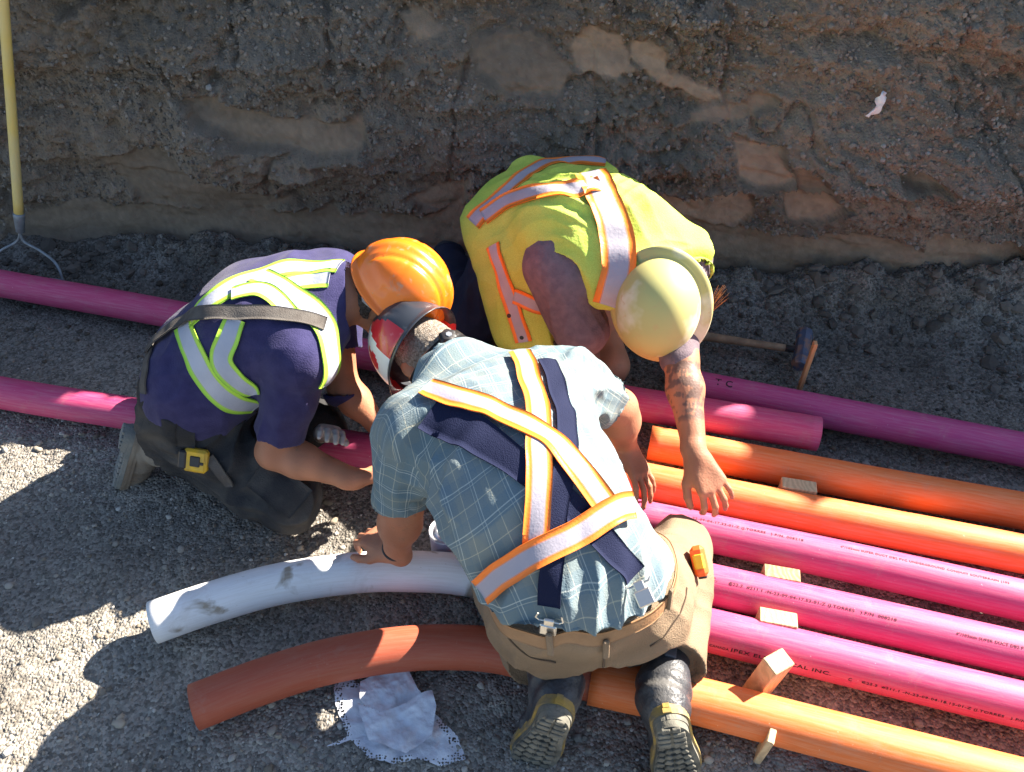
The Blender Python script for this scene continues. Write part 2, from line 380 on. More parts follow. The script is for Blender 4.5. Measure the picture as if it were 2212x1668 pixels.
g = rng.uniform(.6, 1.3, n)[:, None]
s4 = stones("fallen_clods", P, r, np.array([.12, .105, .09])*g, m_stone, 1, .8); tag(s4, kind="stuff")
# ------------------------------------------------------------------ conduits
PR = .0545
def pipe_nodes(c, last):
    n, l, tc = c['n'], c['l'], c['tc']
    mp = n.new("ShaderNodeMapping"); l.new(tc.outputs["UV"], mp.inputs[0]); mp.inputs["Scale"].default_value = (1.6, 26, 1)
    t = n.new("ShaderNodeTexNoise"); t.inputs["Scale"].default_value = 6; t.inputs["Detail"].default_value = 7; t.inputs["Roughness"].default_value = .65; l.new(mp.outputs[0], t.inputs["Vector"])
    mr = n.new("ShaderNodeMapRange"); mr.inputs[1].default_value = .42; mr.inputs[2].default_value = .8; mr.inputs[4].default_value = .5; l.new(t.outputs[0], mr.inputs[0])
    g = n.new("ShaderNodeTexNoise"); g.inputs["Scale"].default_value = 5; g.inputs["Detail"].default_value = 9; g.inputs["Roughness"].default_value = .75; g.inputs["Distortion"].default_value = 1.2; l.new(tc.outputs["Object"], g.inputs["Vector"])
    gm = n.new("ShaderNodeMapRange"); gm.inputs[1].default_value = .56; gm.inputs[2].default_value = .72; gm.inputs[4].default_value = .35; l.new(g.outputs[0], gm.inputs[0]); last = c['mix'](last, c['rgb']((.34, .26, .20)), gm.outputs[0])
    x = c['mix'](last, c['rgb'](c['m']['dust'].to_list() if hasattr(c['m']['dust'], 'to_list') else list(c['m']['dust'])), mr.outputs[0])
    f, _ = c['noise'](130, 3, .70, .78); x = c['mix'](x, c['rgb'](list(c['m']['dust'])), f)
    rr = n.new("ShaderNodeMapRange"); rr.inputs[3].default_value = .48; rr.inputs[4].default_value = .75; l.new(t.outputs[0], rr.inputs[0]); l.new(rr.outputs[0], c['b'].inputs["Roughness"])
    return x
def pmat(name, col, dust, **k):
    m = bpy.data.materials.new("tmp"); bpy.data.materials.remove(m)
    def fn(c, last):
        c['m']['dust'] = list(dust); return pipe_nodes(c, last)
    return mat(name, col, .4, uvfn=fn, spec=.55, bump=.04, bs=250, **k)
m_pink = pmat("magenta_pvc", (.50, .040, .145), (.58, .27, .36))
m_pink_shade = pmat("shaded_magenta_pvc", (.42, .035, .17), (.48, .27, .36))  # magenta dulled towards purple to paint in the shade under the bank
m_orange = pmat("orange_pvc", (.80, .17, .028), (.82, .44, .26))
m_orange_shade = pmat("shaded_orange_pvc", (.40, .078, .034), (.42, .19, .12))  # orange PVC darkened: the shadow on the bend is painted into its colour
m_whitep = pmat("white_pvc", (.80, .80, .80), (.56, .52, .46), n2=((.30, .25, .19), 9, .62, .70))
m_ink = mat("black_ink", (.03, .012, .02), .7)
m_inkg = mat("worn_ink", (.10, .015, .04), .7)
PIPES = {}
def pipe(name, pts, m, label, group=None, r=PR, start_bell=None, loc=None, wall=.0045, ext=None):
    P = spline(pts, 10); P, s = resample(P, .03); n = 48; V = []; UV = []
    T = np.gradient(P, axis=0); T /= np.linalg.norm(T, axis=1)[:, None]
    A = np.cross(T, (0, 0, 1.)); A /= np.linalg.norm(A, axis=1)[:, None]; B = np.cross(A, T)   # B ~ up, A ~ towards camera side
    rr = np.full(len(P), r)
    if start_bell: rr = r+.006*(1-sstep(start_bell-.004, start_bell+.012, s))
    def ringset(rad):
        for i in range(len(P)):
            for k in range(n):
                q = 2*math.pi*k/n; V.append(P[i]+(A[i]*math.cos(q)+B[i]*math.sin(q))*(rad[i])); UV.append((s[i], k/n*.36))
    ringset(rr); ringset(rr-wall); m_ = len(P); F = []
    for i in range(m_-1):
        for k in range(n):
            a, b, c, d = i*n+k, i*n+(k+1) % n, (i+1)*n+(k+1) % n, (i+1)*n+k; F.append((a, d, c, b)); o = m_*n; F.append((a+o, b+o, c+o, d+o))
    o = m_*n
    for i in (0, m_-1):
        for k in range(n):
            a, b = i*n+k, i*n+(k+1) % n; F.append((a, b, b+o, a+o) if i == 0 else (a, a+o, b+o, b))
    ob = mk(name, np.array(V), np.array(F), m, uv=UV); tag(ob, label, "conduit pipe", group)
    PIPES[ob.name] = (P, s, A, B, rr, T); return ob
def pipe_text(ob, text, px, ang, size, m=None, name="printed_text", zc=.075, rev=False, cw=None):
    P, s, A, B, rr, T = PIPES[ob.name]
    # start position: the axis point nearest the surveyed spot
    best = min(range(len(P)), key=lambda i: abs(proj(P[i])[0]-px)); s0 = s[best]
    cu = bpy.data.curves.new("t", 'FONT'); cu.body = text; cu.size = size; cu.resolution_u = 2; cu.offset = size*.018; cu.space_character = 1.1
    to = bpy.data.objects.new("t", cu); C.objects.link(to); bpy.context.view_layer.update()
    me = bpy.data.meshes.new_from_object(to.evaluated_get(bpy.context.evaluated_depsgraph_get()))
    bpy.data.objects.remove(to); V = np.array([v.co[:] for v in me.vertices]); F = [tuple(p.vertices) for p in me.polygons]
    bpy.data.meshes.remove(me)
    if cw: V[:, 0] *= cw*len(text)/V[:, 0].max()
    u = s0+V[:, 0]; q = R(ang)+V[:, 1]/PR
    I = lambda M: np.stack([np.interp(u, s, M[:, k]) for k in range(3)], 1)
    Pi, Ai, Bi = I(P), I(A), I(B)
    W = Pi+(Ai*np.cos(q)[:, None]+Bi*np.sin(q)[:, None])*(np.interp(u, s, rr)+.0007)[:, None]
    return mk(name, W, F, m or m_inkg, ob, smooth=False)
def proj(p):
    d = np.asarray(p)-np.array([0, 0, CH]); zc = d@_f; return 1106+d[0]/zc*FPX, 834-(d@_u)/zc*FPX
z0 = .068
gP = "magenta conduits laid in the trench"; gO = "orange conduits laid in the trench"
pA = pipe("conduit", [PZ(-500, 520, z0), PZ(0, 612, z0), PZ(373, 679, z0), PZ(790, 765, z0+.005), PZ(1340, 866, z0+.02), PZ(1512, 894, z0+.03), PZ(1768, 938, z0+.035)], m_pink, "long magenta conduit behind the kneeling workers, its cut right end lying on the orange conduit", gP)
pB = pipe("conduit", [PZ(1462, 826, z0), PZ(1519, 838, z0), PZ(1800, 893, z0), PZ(2212, 972, z0), PZ(2900, 1105, z0)], m_pink_shade, "shaded magenta conduit farthest from the camera at right, nearest the sledgehammer", gP)
pC = pipe("conduit", [PZ(-500, 756, z0), PZ(0, 848, z0), PZ(280, 893, z0), PZ(775, 971, z0+.03), PZ(1000, 1005, z0+.03), PZ(1110, 1022, z0+.03)], m_pink, "magenta conduit passing under the worker in the navy shirt toward his hands", gP)
pD = pipe("conduit", [PZ(1403, 956, z0), PZ(1800, 1031, z0), PZ(2212, 1104, z0), PZ(2900, 1226, z0)], m_orange, "orange conduit with open left end, farther of the two upper orange ones", gO)
pE = pipe("conduit", [PZ(1180, 1000, z0), PZ(1300, 1020, z0), PZ(1585, 1077, z0), PZ(2212, 1197, z0), PZ(2900, 1330, z0)], m_orange, "orange conduit under the bare hand of the worker in the yellow vest", gO)
pF = pipe("conduit", [PZ(1240, 1092, z0), PZ(1535, 1152, z0), PZ(1860, 1220, z0), PZ(2212, 1298, z0), PZ(2900, 1448, z0)], m_pink, "magenta conduit directly below the orange ones, the uppermost of the three printed conduits", gP)
pG = pipe("conduit", [PZ(1300, 1205, z0), PZ(1535, 1262, z0), PZ(1860, 1334, z0), PZ(2212, 1413, z0), PZ(2900, 1565, z0)], m_pink, "magenta conduit in the middle of the three printed conduits at right", gP)
pH = pipe("conduit", [PZ(1395, 1328, z0), PZ(1535, 1362, z0), PZ(1860, 1440, z0), PZ(2212, 1524, z0), PZ(2900, 1685, z0)], m_pink, "magenta conduit with the largest printing, nearest of the three printed conduits", gP)
pI = pipe("conduit", [PZ(1276, 1466, z0-.006), PZ(1390, 1490, z0-.006), PZ(1509, 1515, z0-.006), PZ(1860, 1605, z0-.006), PZ(2212, 1694, z0-.006), PZ(2900, 1865, z0-.006)], m_orange, "orange conduit nearest the camera, running under the boots of the plaid shirt worker", gO, start_bell=.13)
pJ = pipe("conduit_bend", [PZ(420, 1528, .062), PZ(560, 1474, .062), PZ(700, 1431, .062), PZ(850, 1404, .062), PZ(980, 1398, .062), PZ(1090, 1408, .062), PZ(1200, 1440, .062), PZ(1300, 1472, .062)], m_orange_shade, "shaded orange curved conduit bend lying on the gravel above the white rag", "curved conduit bends")
pK = pipe("conduit_bend", [PZ(331, 1345, .075), PZ(450, 1304, .075), PZ(600, 1262, .075), PZ(760, 1238, .075), PZ(880, 1234, .075), PZ(1010, 1243, .075), PZ(1200, 1283, .072), PZ(1420, 1334, z0)], m_whitep, "white curved conduit bend with mud smears, one hand leaning on it", "curved conduit bends")
pipe_text(pF, "22-09-04-17.33-01-Z (J.TORRES   ) P/N. 008218", 1487, 84, .0095, cw=.0066)
pipe_text(pF, '4"/103mm SUPER DUCT DB2 PVC UNDERGROUND CONDUIT SOUTERRAIN (103', 1815, 90, .0095, cw=.0066)
pipe_text(pG, "ELECTRICAL INC.", 1420, 66, .0135, cw=.0102)
pipe_text(pG, "C22.2  #211.1 -N-23-09-04-17.53-01-Z (J.TORRES   ) P/N  008218", 1577, 66, .0095, cw=.0066)
pipe_text(pG, '4"/103mm SUPER DUCT DB2 PVC UNDERGROUND', 2040, 66, .0095, cw=.0066)
pipe_text(pH, "_ CANADA _", 1516, 16, .0095, m_ink, cw=.0066)
pipe_text(pH, "IPEX ELECTRICAL INC.", 1587, 16, .0135, m_ink, cw=.0118)
pipe_text(pH, "C22.2  #211.1 -N-23-09-04-18.12-01-Z (J.TORRES   ) P/N", 1863, 16, .0095, m_ink, cw=.0066)
def cmark(ob, px, ang, m):       # small round approval mark
    pipe_text(ob, "C", px, ang-3, .0125, m, "round_mark"); pipe_text(ob, "SA", px+5, ang, .0065, m, "round_mark")
cmark(pG, 1560, 67, m_inkg); cmark(pH, 1836, 17, m_ink)
pipe_text(pB, "T C", 1546, 62, .034, m_ink, "pen_marks")
pipe_text(pK, "4in x 103mm PVC TYPE DB2 ELBOW COUDE 22.5 DEG 36in R UNDERGROUND CONDUIT SOUTERRAIN"[:0] or "PVC DB2 / ES2  UNDERGROUND CONDUIT  CONDUIT SOUTERRAIN  C22.2 #211.1  PVC DB2 / ES2  UNDERGROUND CONDUIT", 345, -32, .0075, mat("grey_ink", (.2, .2, .2), .7))

# ------------------------------------------------------------------ wooden spacers and stakes
def grain(c, last):
    n, l, tc = c['n'], c['l'], c['tc']
    wv = n.new("ShaderNodeTexWave"); wv.inputs["Scale"].default_value = 24; wv.inputs["Distortion"].default_value = 9; wv.inputs["Detail"].default_value = 3; l.new(tc.outputs["Object"], wv.inputs["Vector"])
    return c['mix'](last, c['rgb']((.50, .36, .22)), wv.outputs["Fac"])
m_wood = mat("raw_lumber", (.62, .46, .28), .8, uvfn=grain, bump=.2, bs=120, spec=.2)
m_woodo = mat("weathered_lumber", (.34, .22, .12), .8, uvfn=grain, bump=.2, bs=120, spec=.2)
def block(px, py, z, L, Wd, Hh, label, yaw=-12, tilt=(0, 0), m=None, name="wood_spacer", cat="wood block", group="wood spacers wedged between the conduits"):
    c = PZ(px, py, z); a = R(yaw); ax = np.array([[math.cos(a), math.sin(a), 0], [-math.sin(a), math.cos(a), 0], [0, 0, 1.]])
    Rm = np.array(Matrix.Rotation(R(tilt[0]), 3, 'X') @ Matrix.Rotation(R(tilt[1]), 3, 'Y')); ax = ax@Rm.T
    b = MB(); c = c-ax[2]*Hh/2; b.bbox(c, ax, (L/2, Wd/2, Hh/2), .002); o = b.mk(name, m or m_wood); tag(o, label, cat, group); return o
block(1727, 1046, .118, .098, .040, .10, "pale wood block wedged between the two upper orange conduits")
block(1690, 1237, .112, .092, .040, .10, "dull brown wood block between the two upper printed magenta conduits", m=m_woodo)
block(1682, 1333, .118, .092, .042, .10, "pale wood block between the lower two printed magenta conduits")
block(1683, 1428, .175, .044, .060, .19, "thick wood stake standing between nearest magenta and orange conduits", yaw=-62, tilt=(3, 5), name="wood_stake", cat="wood stake", group=None)
block(1668, 1588, .10, .016, .040, .13, "thin pale stake leaning against the orange conduit nearest the camera", yaw=-25, tilt=(0, 3), name="wood_stake", cat="wood stake", group=None)
block(1762, 740, .245, .013, .022, .27, "thin orange brown stake upright behind shaded magenta conduit beside the hammer", yaw=-8, tilt=(0, 0), m=mat("orange_stake", (.50, .27, .13), .8, bump=.2), name="wood_stake", cat="wood stake", group=None)

# ------------------------------------------------------------------ sledgehammer
m_handle = mat("worn_hickory", (.34, .22, .13), .7, (.2, .13, .08), 30, bump=.1, spec=.3)
m_steel = mat("worn_blue_steel", (.075, .10, .16), .5, (.26, .15, .11), 25, metal=.2, spec=.5, bump=.1, detail=7, lo=.5, hi=.6)
ha, hb = PZ(1420, 712, .045), PZ(1696, 752, .055)
ham = empty("sledgehammer", PZ(1560, 735, .0), "sledgehammer with wooden handle and blue head lying on dark gravel", "sledgehammer")
b = MB(); b.tube(resample(np.array([ha, hb]), .05)[0], [.0155+.002*math.sin(i*.6) for i in range(len(resample(np.array([ha, hb]), .05)[0]))], 12); b.mk("handle", m_handle, ham, True)
b = MB(); hd = nrm(hb-ha); b.tube([hb-hd*.002, hb+hd*.045], [.013, .012], 12); b.mk("handle_neck", mat("black_rubber", (.02, .02, .022), .6), ham, True)
h1, h2 = PZ(1739, 716, .07), PZ(1727, 792, .05); ax = nrm(h2-h1); pts = [h1, h1+ax*.006, h1+ax*.03, h1+ax*.05]; e = [h2, h2-ax*.006, h2-ax*.03, h2-ax*.05]
b = MB(); b.tube(pts+e[::-1], [.023, .029, .030, .027, .027, .030, .029, .023], 8); b.mk("head", m_steel, ham, False)

# ------------------------------------------------------------------ bow rake leaning on the bank
m_yel = mat("yellow_varnished_wood", (.70, .50, .10), .45, (.62, .50, .22), 5, spec=.4)
m_galv = mat("grey_steel", (.26, .30, .33), .5, (.17, .19, .21), 30, metal=.3)
fy = 2.66; fp = PY(41, 466, fy); tp = PY(4, -40, 2.86); rk = empty("bow_rake", PZ(60, 590, 0), "bow rake with yellow wooden handle standing against the earth bank at left", "rake")
ptsR = resample(np.array([tp, PY(24, 230, 2.78), fp]), .05)[0]
b = MB(); b.tube(ptsR, .0175, 14); b.mk("handle", m_yel, rk, True)
f2 = PY(44, 500, fy-.01); b = MB(); b.tube([fp-nrm(f2-fp)*.01, fp, f2, f2+nrm(f2-fp)*.008], [.0205, .021, .016, .008], 14); b.mk("ferrule", m_galv, rk, True)
for side in (1, -1):
    e = [PY(44, 503, fy-.01), PY(44+side*8, 522, fy-.01), PY(44+side*40, 540, fy-.03), PY(44+side*70, 562, fy-.05), PY(44+side*84, 582, fy-.07), PY(44+side*92, 606, fy-.09)]
    b = MB(); b.tube(spline(e, 6), .0055, 8); b.mk("bow_arm", m_galv, rk, True)
ea, eb = PY(44-92, 592, fy-.09), PY(44+94, 607, fy-.09); b = MB(); b.tube([ea, eb], .008, 6)
for i in range(14):
    p = ea+(eb-ea)*(i+.3)/13.6; b.tube([p, p+np.array([0, -.03, -.03]), p+np.array([0, -.03, -.07])], [.005, .004, .002], 5)
b.mk("rake_head", m_galv, rk)

# ------------------------------------------------------------------ dry straw sprig, paper scrap
m_straw = mat("dry_straw", (.58, .38, .16), .8)
b = MB(); o0 = PZ(1500, 720, .03)
for i in range(13):
    q = random.uniform(-1, 1); t1 = PY(1566+q*14+random.uniform(-6, 6), 630+random.uniform(-16, 18), 1.86+random.uniform(-.03, .03)); mid = (o0*.45+t1*.55)+np.array([.004*q, .01*q, .012])
    b.tube(spline([o0, mid, t1], 4), [.0022*(1-j/10) for j in range(9)], 4)
tag(b.mk("grass_sprig", m_straw), "dry golden grass sprig sticking up beside the pale yellow hard hat", "dry grass")
x0, t0 = to_wall(1878, 200); b = MB(); yq = float(wall_base(np.array(x0), np.array(t0)))-.07
Vs = []; 
for i in range(8):
    for j in range(4):
        Vs.append((x0+(j-1.5)*.009*(1+.4*math.sin(i*1.7))+.012*math.sin(i*.5)+.01*(i-4)*.35, yq-.012*math.sin(i*1.1+j*1.9)-.01, t0+(i-4)*.0115))
o = mk("paper_scrap", np.array(Vs), grid_faces(8, 4), mat("white_paper", (.75, .76, .78), .7)); md = o.modifiers.new("s", 'SOLIDIFY'); md.thickness = .0015
tag(o, "small white paper scrap caught on the dark earth bank", "litter")

# ------------------------------------------------------------------ primer can
m_can = mat("lavender_label", (.42, .40, .55), .45, (.55, .54, .66), 12, spec=.5)
m_tin = mat("tin", (.6, .62, .68), .3, metal=.8)
base = PZ(968, 1202, .0); cn = empty("solvent_can", base, "small round tin can with lavender label between the arm and torso of plaid shirt worker", "can")
def lathe(prof, c, n=40):
    V = []; F = []
    for r_, z_ in prof:
        for k in range(n): q = 2*math.pi*k/n; V.append((c[0]+r_*math.cos(q), c[1]+r_*math.sin(q), c[2]+z_))
    for i in range(len(prof)-1):
        for k in range(n): F.append((i*n+k, i*n+(k+1) % n, (i+1)*n+(k+1) % n, (i+1)*n+k))
    return V, F
V, F = lathe([(.0, .001), (.044, .001), (.045, .004), (.045, .118)], base); mk("label_wrap", np.array(V), F, m_can, cn)
V, F = lathe([(.045, .118), (.047, .120), (.047, .124), (.044, .125), (.042, .119), (.026, .119), (.026, .126), (.024, .128), (.022, .124), (0, .124)], base); mk("lid", np.array(V), F, m_tin, cn)
b = MB(); b.box(base+np.array([-.005, -.0455, .02]), np.eye(3), (.03, .002, .012)); b.mk("label_stripe", mat("navy_print", (.02, .03, .15), .5), cn)

# ------------------------------------------------------------------ lace-edged rag
def lace(c, last):
    n, l, tc = c['n'], c['l'], c['tc']; sx = n.new("ShaderNodeSeparateXYZ"); l.new(tc.outputs["UV"], sx.inputs[0])
    v = n.new("ShaderNodeTexVoronoi"); v.inputs["Scale"].default_value = 150; v.inputs["Randomness"].default_value = .5; l.new(tc.outputs["Object"], v.inputs["Vector"])
    a = n.new("ShaderNodeMath"); a.operation = 'LESS_THAN'; a.inputs[1].default_value = .42; l.new(v.outputs["Distance"], a.inputs[0])
    e = n.new("ShaderNodeMath"); e.operation = 'LESS_THAN'; e.inputs[1].default_value = .15; l.new(sx.outputs[0], e.inputs[0])
    h = n.new("ShaderNodeMath"); h.operation = 'MULTIPLY'; l.new(a.outputs[0], h.inputs[0]); l.new(e.outputs[0], h.inputs[1])
    k = n.new("ShaderNodeMath"); k.operation = 'SUBTRACT'; k.inputs[0].default_value = 1; l.new(h.outputs[0], k.inputs[1]); l.new(k.outputs[0], c['b'].inputs["Alpha"])
    f, _ = c['noise'](14, 4, .62, .8); return c['mix'](last, c['rgb']((.62, .38, .33)), f)
m_rag = mat("cotton_rag", (.72, .74, .80), .9, (.60, .62, .68), 20, uvfn=lace, bump=.35, bs=60, spec=.1)
rag = empty("rag", PZ(860, 1550, 0), "crumpled white lace-edged rag on gravel in front of the shaded orange bend", "rag")
def sheet(poly, zb, seed, lace_edge=True, amp=.02, name="cloth_layer"):
    P = np.array([PZ(x, y, 0)[:2] for x, y in poly]); c = P.mean(0); n = 120; m_ = 22
    Pc = np.vstack([P, P[:1]]); d = np.r_[0, np.cumsum(np.linalg.norm(np.diff(Pc, axis=0), axis=1))]; s = np.linspace(0, d[-1], n, endpoint=False)
    E = np.stack([np.interp(s, d, Pc[:, k]) for k in (0, 1)], 1); V = []; UV = []
    for j in range(m_+1):
        t = j/m_
        for i in range(n):
            q = E[i]; sc = 1+(.022*abs(math.sin(s[i]/.016*math.pi/2)) if lace_edge and j == m_ else 0)
            p = c+(q-c)*t*sc; x, y = p
            fo = 0
            for k_ in range(5):
                an = seed*1.3+k_*1.1; ph = (x*math.cos(an)+y*math.sin(an)+.010*fbm(x, y, 9, 2, k_))*(7+3.5*k_)+seed*.37*k_; fo += (abs((ph % 1)-.5)*2-.5)*(1.0/(1+.55*k_))
            z = ground_z(np.array(x), np.array(y))+zb+amp*fo*(1.0-t*.35)*.5+amp*.4
            V.append((x, y, float(max(z, ground_z(np.array(x), np.array(y))+.004)))); UV.append(((1-t), s[i]))
    F = [(j*n+i, j*n+(i+1) % n, (j+1)*n+(i+1) % n, (j+1)*n+i) for j in range(m_) for i in range(n)]
    UV = np.array(UV); 
    if not lace_edge: UV[:, 0] += 1
    return mk(name, np.array(V), np.array(F), m_rag, rag, uv=UV)
sheet([(722,1472),(760,1470),(830,1500),(900,1500),(960,1570),(985,1590),(1005,1642),(950,1655),(900,1640),(850,1650),(800,1640),(760,1600),(705,1615),(752,1590),(728,1530)], .004, 1, True, .018)
sheet([(780,1480),(815,1462),(885,1458),(905,1500),(930,1530),(900,1560),(850,1570),(800,1545),(780,1520)], .02, 2, False, .024)
sheet([(775,1530),(800,1560),(880,1530),(935,1502),(945,1540),(935,1600),(880,1640),(800,1610),(790,1580)], .026, 3, False, .024)
# ------------------------------------------------------------------ implicit surfaces for bodies and clothes
def cap(a, b, ra, rb, k=.02): return ('c', np.asarray(a, float), np.asarray(b, float), ra, rb, k)
def ell(c, ax, r, k=.02): return ('e', np.asarray(c, float), np.asarray(ax, float), np.asarray(r, float), None, k)
def prim_d(p, P):
    if p[0] == 'c':
        a, b, ra, rb = p[1:5]; ab = (b-a).astype(np.float32); L = float(ab@ab)+1e-12; q = P-a.astype(np.float32)
        t = np.clip((q@ab)/L, 0, 1); d = q-t[..., None]*ab; return np.sqrt(np.einsum('...i,...i', d, d))-(ra+(rb-ra)*t)
    c, ax, r = p[1:4]; q = (P-c.astype(np.float32))@ax.T.astype(np.float32)
    k0 = np.sqrt((q/r.astype(np.float32))**2@np.ones(3, np.float32)); k1 = np.sqrt((q/(r*r).astype(np.float32))**2@np.ones(3, np.float32))+1e-9
    return k0*(k0-1)/k1
def pbox(p, m):
    if p[0] == 'c':
        r = max(p[3], p[4])+m; return np.minimum(p[1], p[2])-r, np.maximum(p[1], p[2])+r
    e = np.sqrt(((p[2]*p[3][:, None])**2).sum(0))+m; return p[1]-e, p[1]+e
class Field:
    def __init__(s, prims, h, infl=0., extra=.03, bb=()):
        B = [pbox(p, infl+extra) for p in list(prims)+list(bb)]; lo = np.min([b[0] for b in B], 0); hi = np.max([b[1] for b in B], 0)
        s.lo = lo; s.h = h; s.n = np.ceil((hi-lo)/h).astype(int)+1; s.D = np.full(s.n, 1.0, np.float32)
        for p in prims: s.union(p, infl)
    def sub(s, lo, hi):
        a = np.clip(np.floor((lo-s.lo)/s.h).astype(int), 0, s.n-1); b = np.clip(np.ceil((hi-s.lo)/s.h).astype(int)+1, 1, s.n)
        g = [(s.lo[i]+s.h*np.arange(a[i], b[i])).astype(np.float32) for i in range(3)]
        P = np.stack(np.meshgrid(*g, indexing='ij'), -1); return (slice(a[0], b[0]), slice(a[1], b[1]), slice(a[2], b[2])), P
    def union(s, p, infl=0.):
        k = p[5]; sl, P = s.sub(*pbox(p, infl+k+2.5*s.h))
        if P.size == 0: return
        d = prim_d(p, P)-infl; o = s.D[sl]; hh = np.maximum(k-np.abs(o-d), 0)/k; s.D[sl] = np.minimum(o, d)-hh*hh*k*.25
    def cut(s, pt, n, k=.004):         # keep the side where (p-pt).n < 0
        n = nrm(n); g = [(s.lo[i]+s.h*np.arange(s.n[i])).astype(np.float32)-pt[i] for i in range(3)]
        d = (g[0]*n[0])[:, None, None]+(g[1]*n[1])[None, :, None]+(g[2]*n[2])[None, None, :]
        s.D = np.maximum(s.D, d.astype(np.float32))
    def cut_near(s, pt, n, c, rad):    # same, only within a ball round c
        n = nrm(n); c = np.asarray(c); sl, P = s.sub(c-rad, c+rad); q = P-np.asarray(pt, np.float32)
        d = q@n.astype(np.float32); e = np.linalg.norm(P-c.astype(np.float32), axis=-1)-rad
        s.D[sl] = np.where(e < 0, np.maximum(s.D[sl], d), s.D[sl])
    def carve(s, p, infl=0.):
        sl, P = s.sub(*pbox(p, infl+2*s.h)); d = prim_d(p, P)-infl; s.D[sl] = np.maximum(s.D[sl], -d)
    def mesh(s, sm=2):
        D = s.D; S = D < 0
        a = S[:-1, :-1, :-1].astype(np.int8); cs = sum(S[i:D.shape[0]-1+i, j:D.shape[1]-1+j, k:D.shape[2]-1+k].astype(np.int8) for i in (0, 1) for j in (0, 1) for k in (0, 1))
        act = (cs > 0) & (cs < 8); I = np.argwhere(act); idx = np.full(act.shape, -1, np.int32); idx[act] = np.arange(len(I))
        acc = np.zeros((len(I), 3)); cnt = np.zeros(len(I)); x, y, z = I.T
        co = [(i, j, k) for i in (0, 1) for j in (0, 1) for k in (0, 1)]; val = {c: D[x+c[0], y+c[1], z+c[2]] for c in co}
        for c in co:
            for ax in range(3):
                if c[ax] == 0:
                    e = list(c); e[ax] = 1; e = tuple(e); v0, v1 = val[c], val[e]; m = (v0 < 0) != (v1 < 0)
                    t = np.where(m, v0/(v0-v1+1e-12), 0); p = np.array(c, float)[None].repeat(len(I), 0); p[:, ax] = t; acc[m] += p[m]; cnt[m] += 1
        V = s.lo+s.h*(I+acc/np.maximum(cnt, 1)[:, None]); Fs = []
        for ax in range(3):
            sl0 = [slice(None)]*3; sl1 = [slice(None)]*3; sl0[ax] = slice(0, -1); sl1[ax] = slice(1, None)
            A, B = S[tuple(sl0)], S[tuple(sl1)]; e = A != B; u, v = (ax+1) % 3, (ax+2) % 3
            J = np.argwhere(e); ok = (J[:, u] > 0) & (J[:, v] > 0) & (J[:, u] < D.shape[u]-1) & (J[:, v] < D.shape[v]-1); J = J[ok]
            fl = A[tuple(J.T)]
            def q(du, dv):
                K = J.copy(); K[:, u] -= du; K[:, v] -= dv; return idx[tuple(K.T)]
            Q = np.stack([q(1, 1), q(0, 1), q(0, 0), q(1, 0)], 1); Q[~fl] = Q[~fl][:, ::-1]; Fs.append(Q)
        F = np.concatenate(Fs); F = F[(F >= 0).all(1)]
        for _ in range(sm):
            V = lap(V, F, .5)
        return V, F
def lap(V, F, a):
    n = len(V); E = np.concatenate([F[:, [0, 1]], F[:, [1, 2]], F[:, [2, 3]], F[:, [3, 0]]]); E = np.concatenate([E, E[:, ::-1]])
    c = np.bincount(E[:, 0], minlength=n).astype(float); c[c == 0] = 1
    M = np.stack([np.bincount(E[:, 0], V[E[:, 1], k], n) for k in range(3)], 1)/c[:, None]
    return V+(M-V)*a
def vnorm(V, F):
    a = V[F[:, 2]]-V[F[:, 0]]; b = V[F[:, 3]]-V[F[:, 1]]; f = np.cross(a, b); n = len(V)
    N = np.stack([sum(np.bincount(F[:, j], f[:, k], n) for j in range(4)) for k in range(3)], 1); return N/(np.linalg.norm(N, axis=1)[:, None]+1e-12)
def folds(V, N, fl, base=.0035, s=9, seed=0):
    """cloth wrinkles: (centre, fold direction, wavelength, amplitude, radius) plus small random creases"""
    d = base*(1-2*np.abs(nz(V+.05*nz(V, 5, seed)[:, None], s, seed)))*.8
    for c, ax, lam, amp, rad in fl:
        q = V-np.asarray(c); r2 = (q*q).sum(1)/rad**2; w_ = np.exp(-r2)
        ax = nrm(ax); tmp = np.cross(ax, (0.31, .52, .79)); u1 = nrm(tmp); u2 = np.cross(ax, u1)
        nl = np.abs(N@u1) 
        # phase across the folds, measured perpendicular to the axis in the local tangent plane
        perp = q@u1*.72+q@u2*.69; ph = perp/lam*2*math.pi+1.8*nz(V, 3.5, seed+1)
        rg = 1-np.abs(np.sin(ph/2))*2; d = d+amp*w_*rg*(.6+.4*nz(V, 6, seed+2))
    return V+N*d[:, None]
def frame(F_, U_):
    F_ = nrm(F_); U_ = np.asarray(U_, float); U_ = nrm(U_-F_*(U_@F_)); return np.cross(F_, U_), F_, U_    # right, forward, up
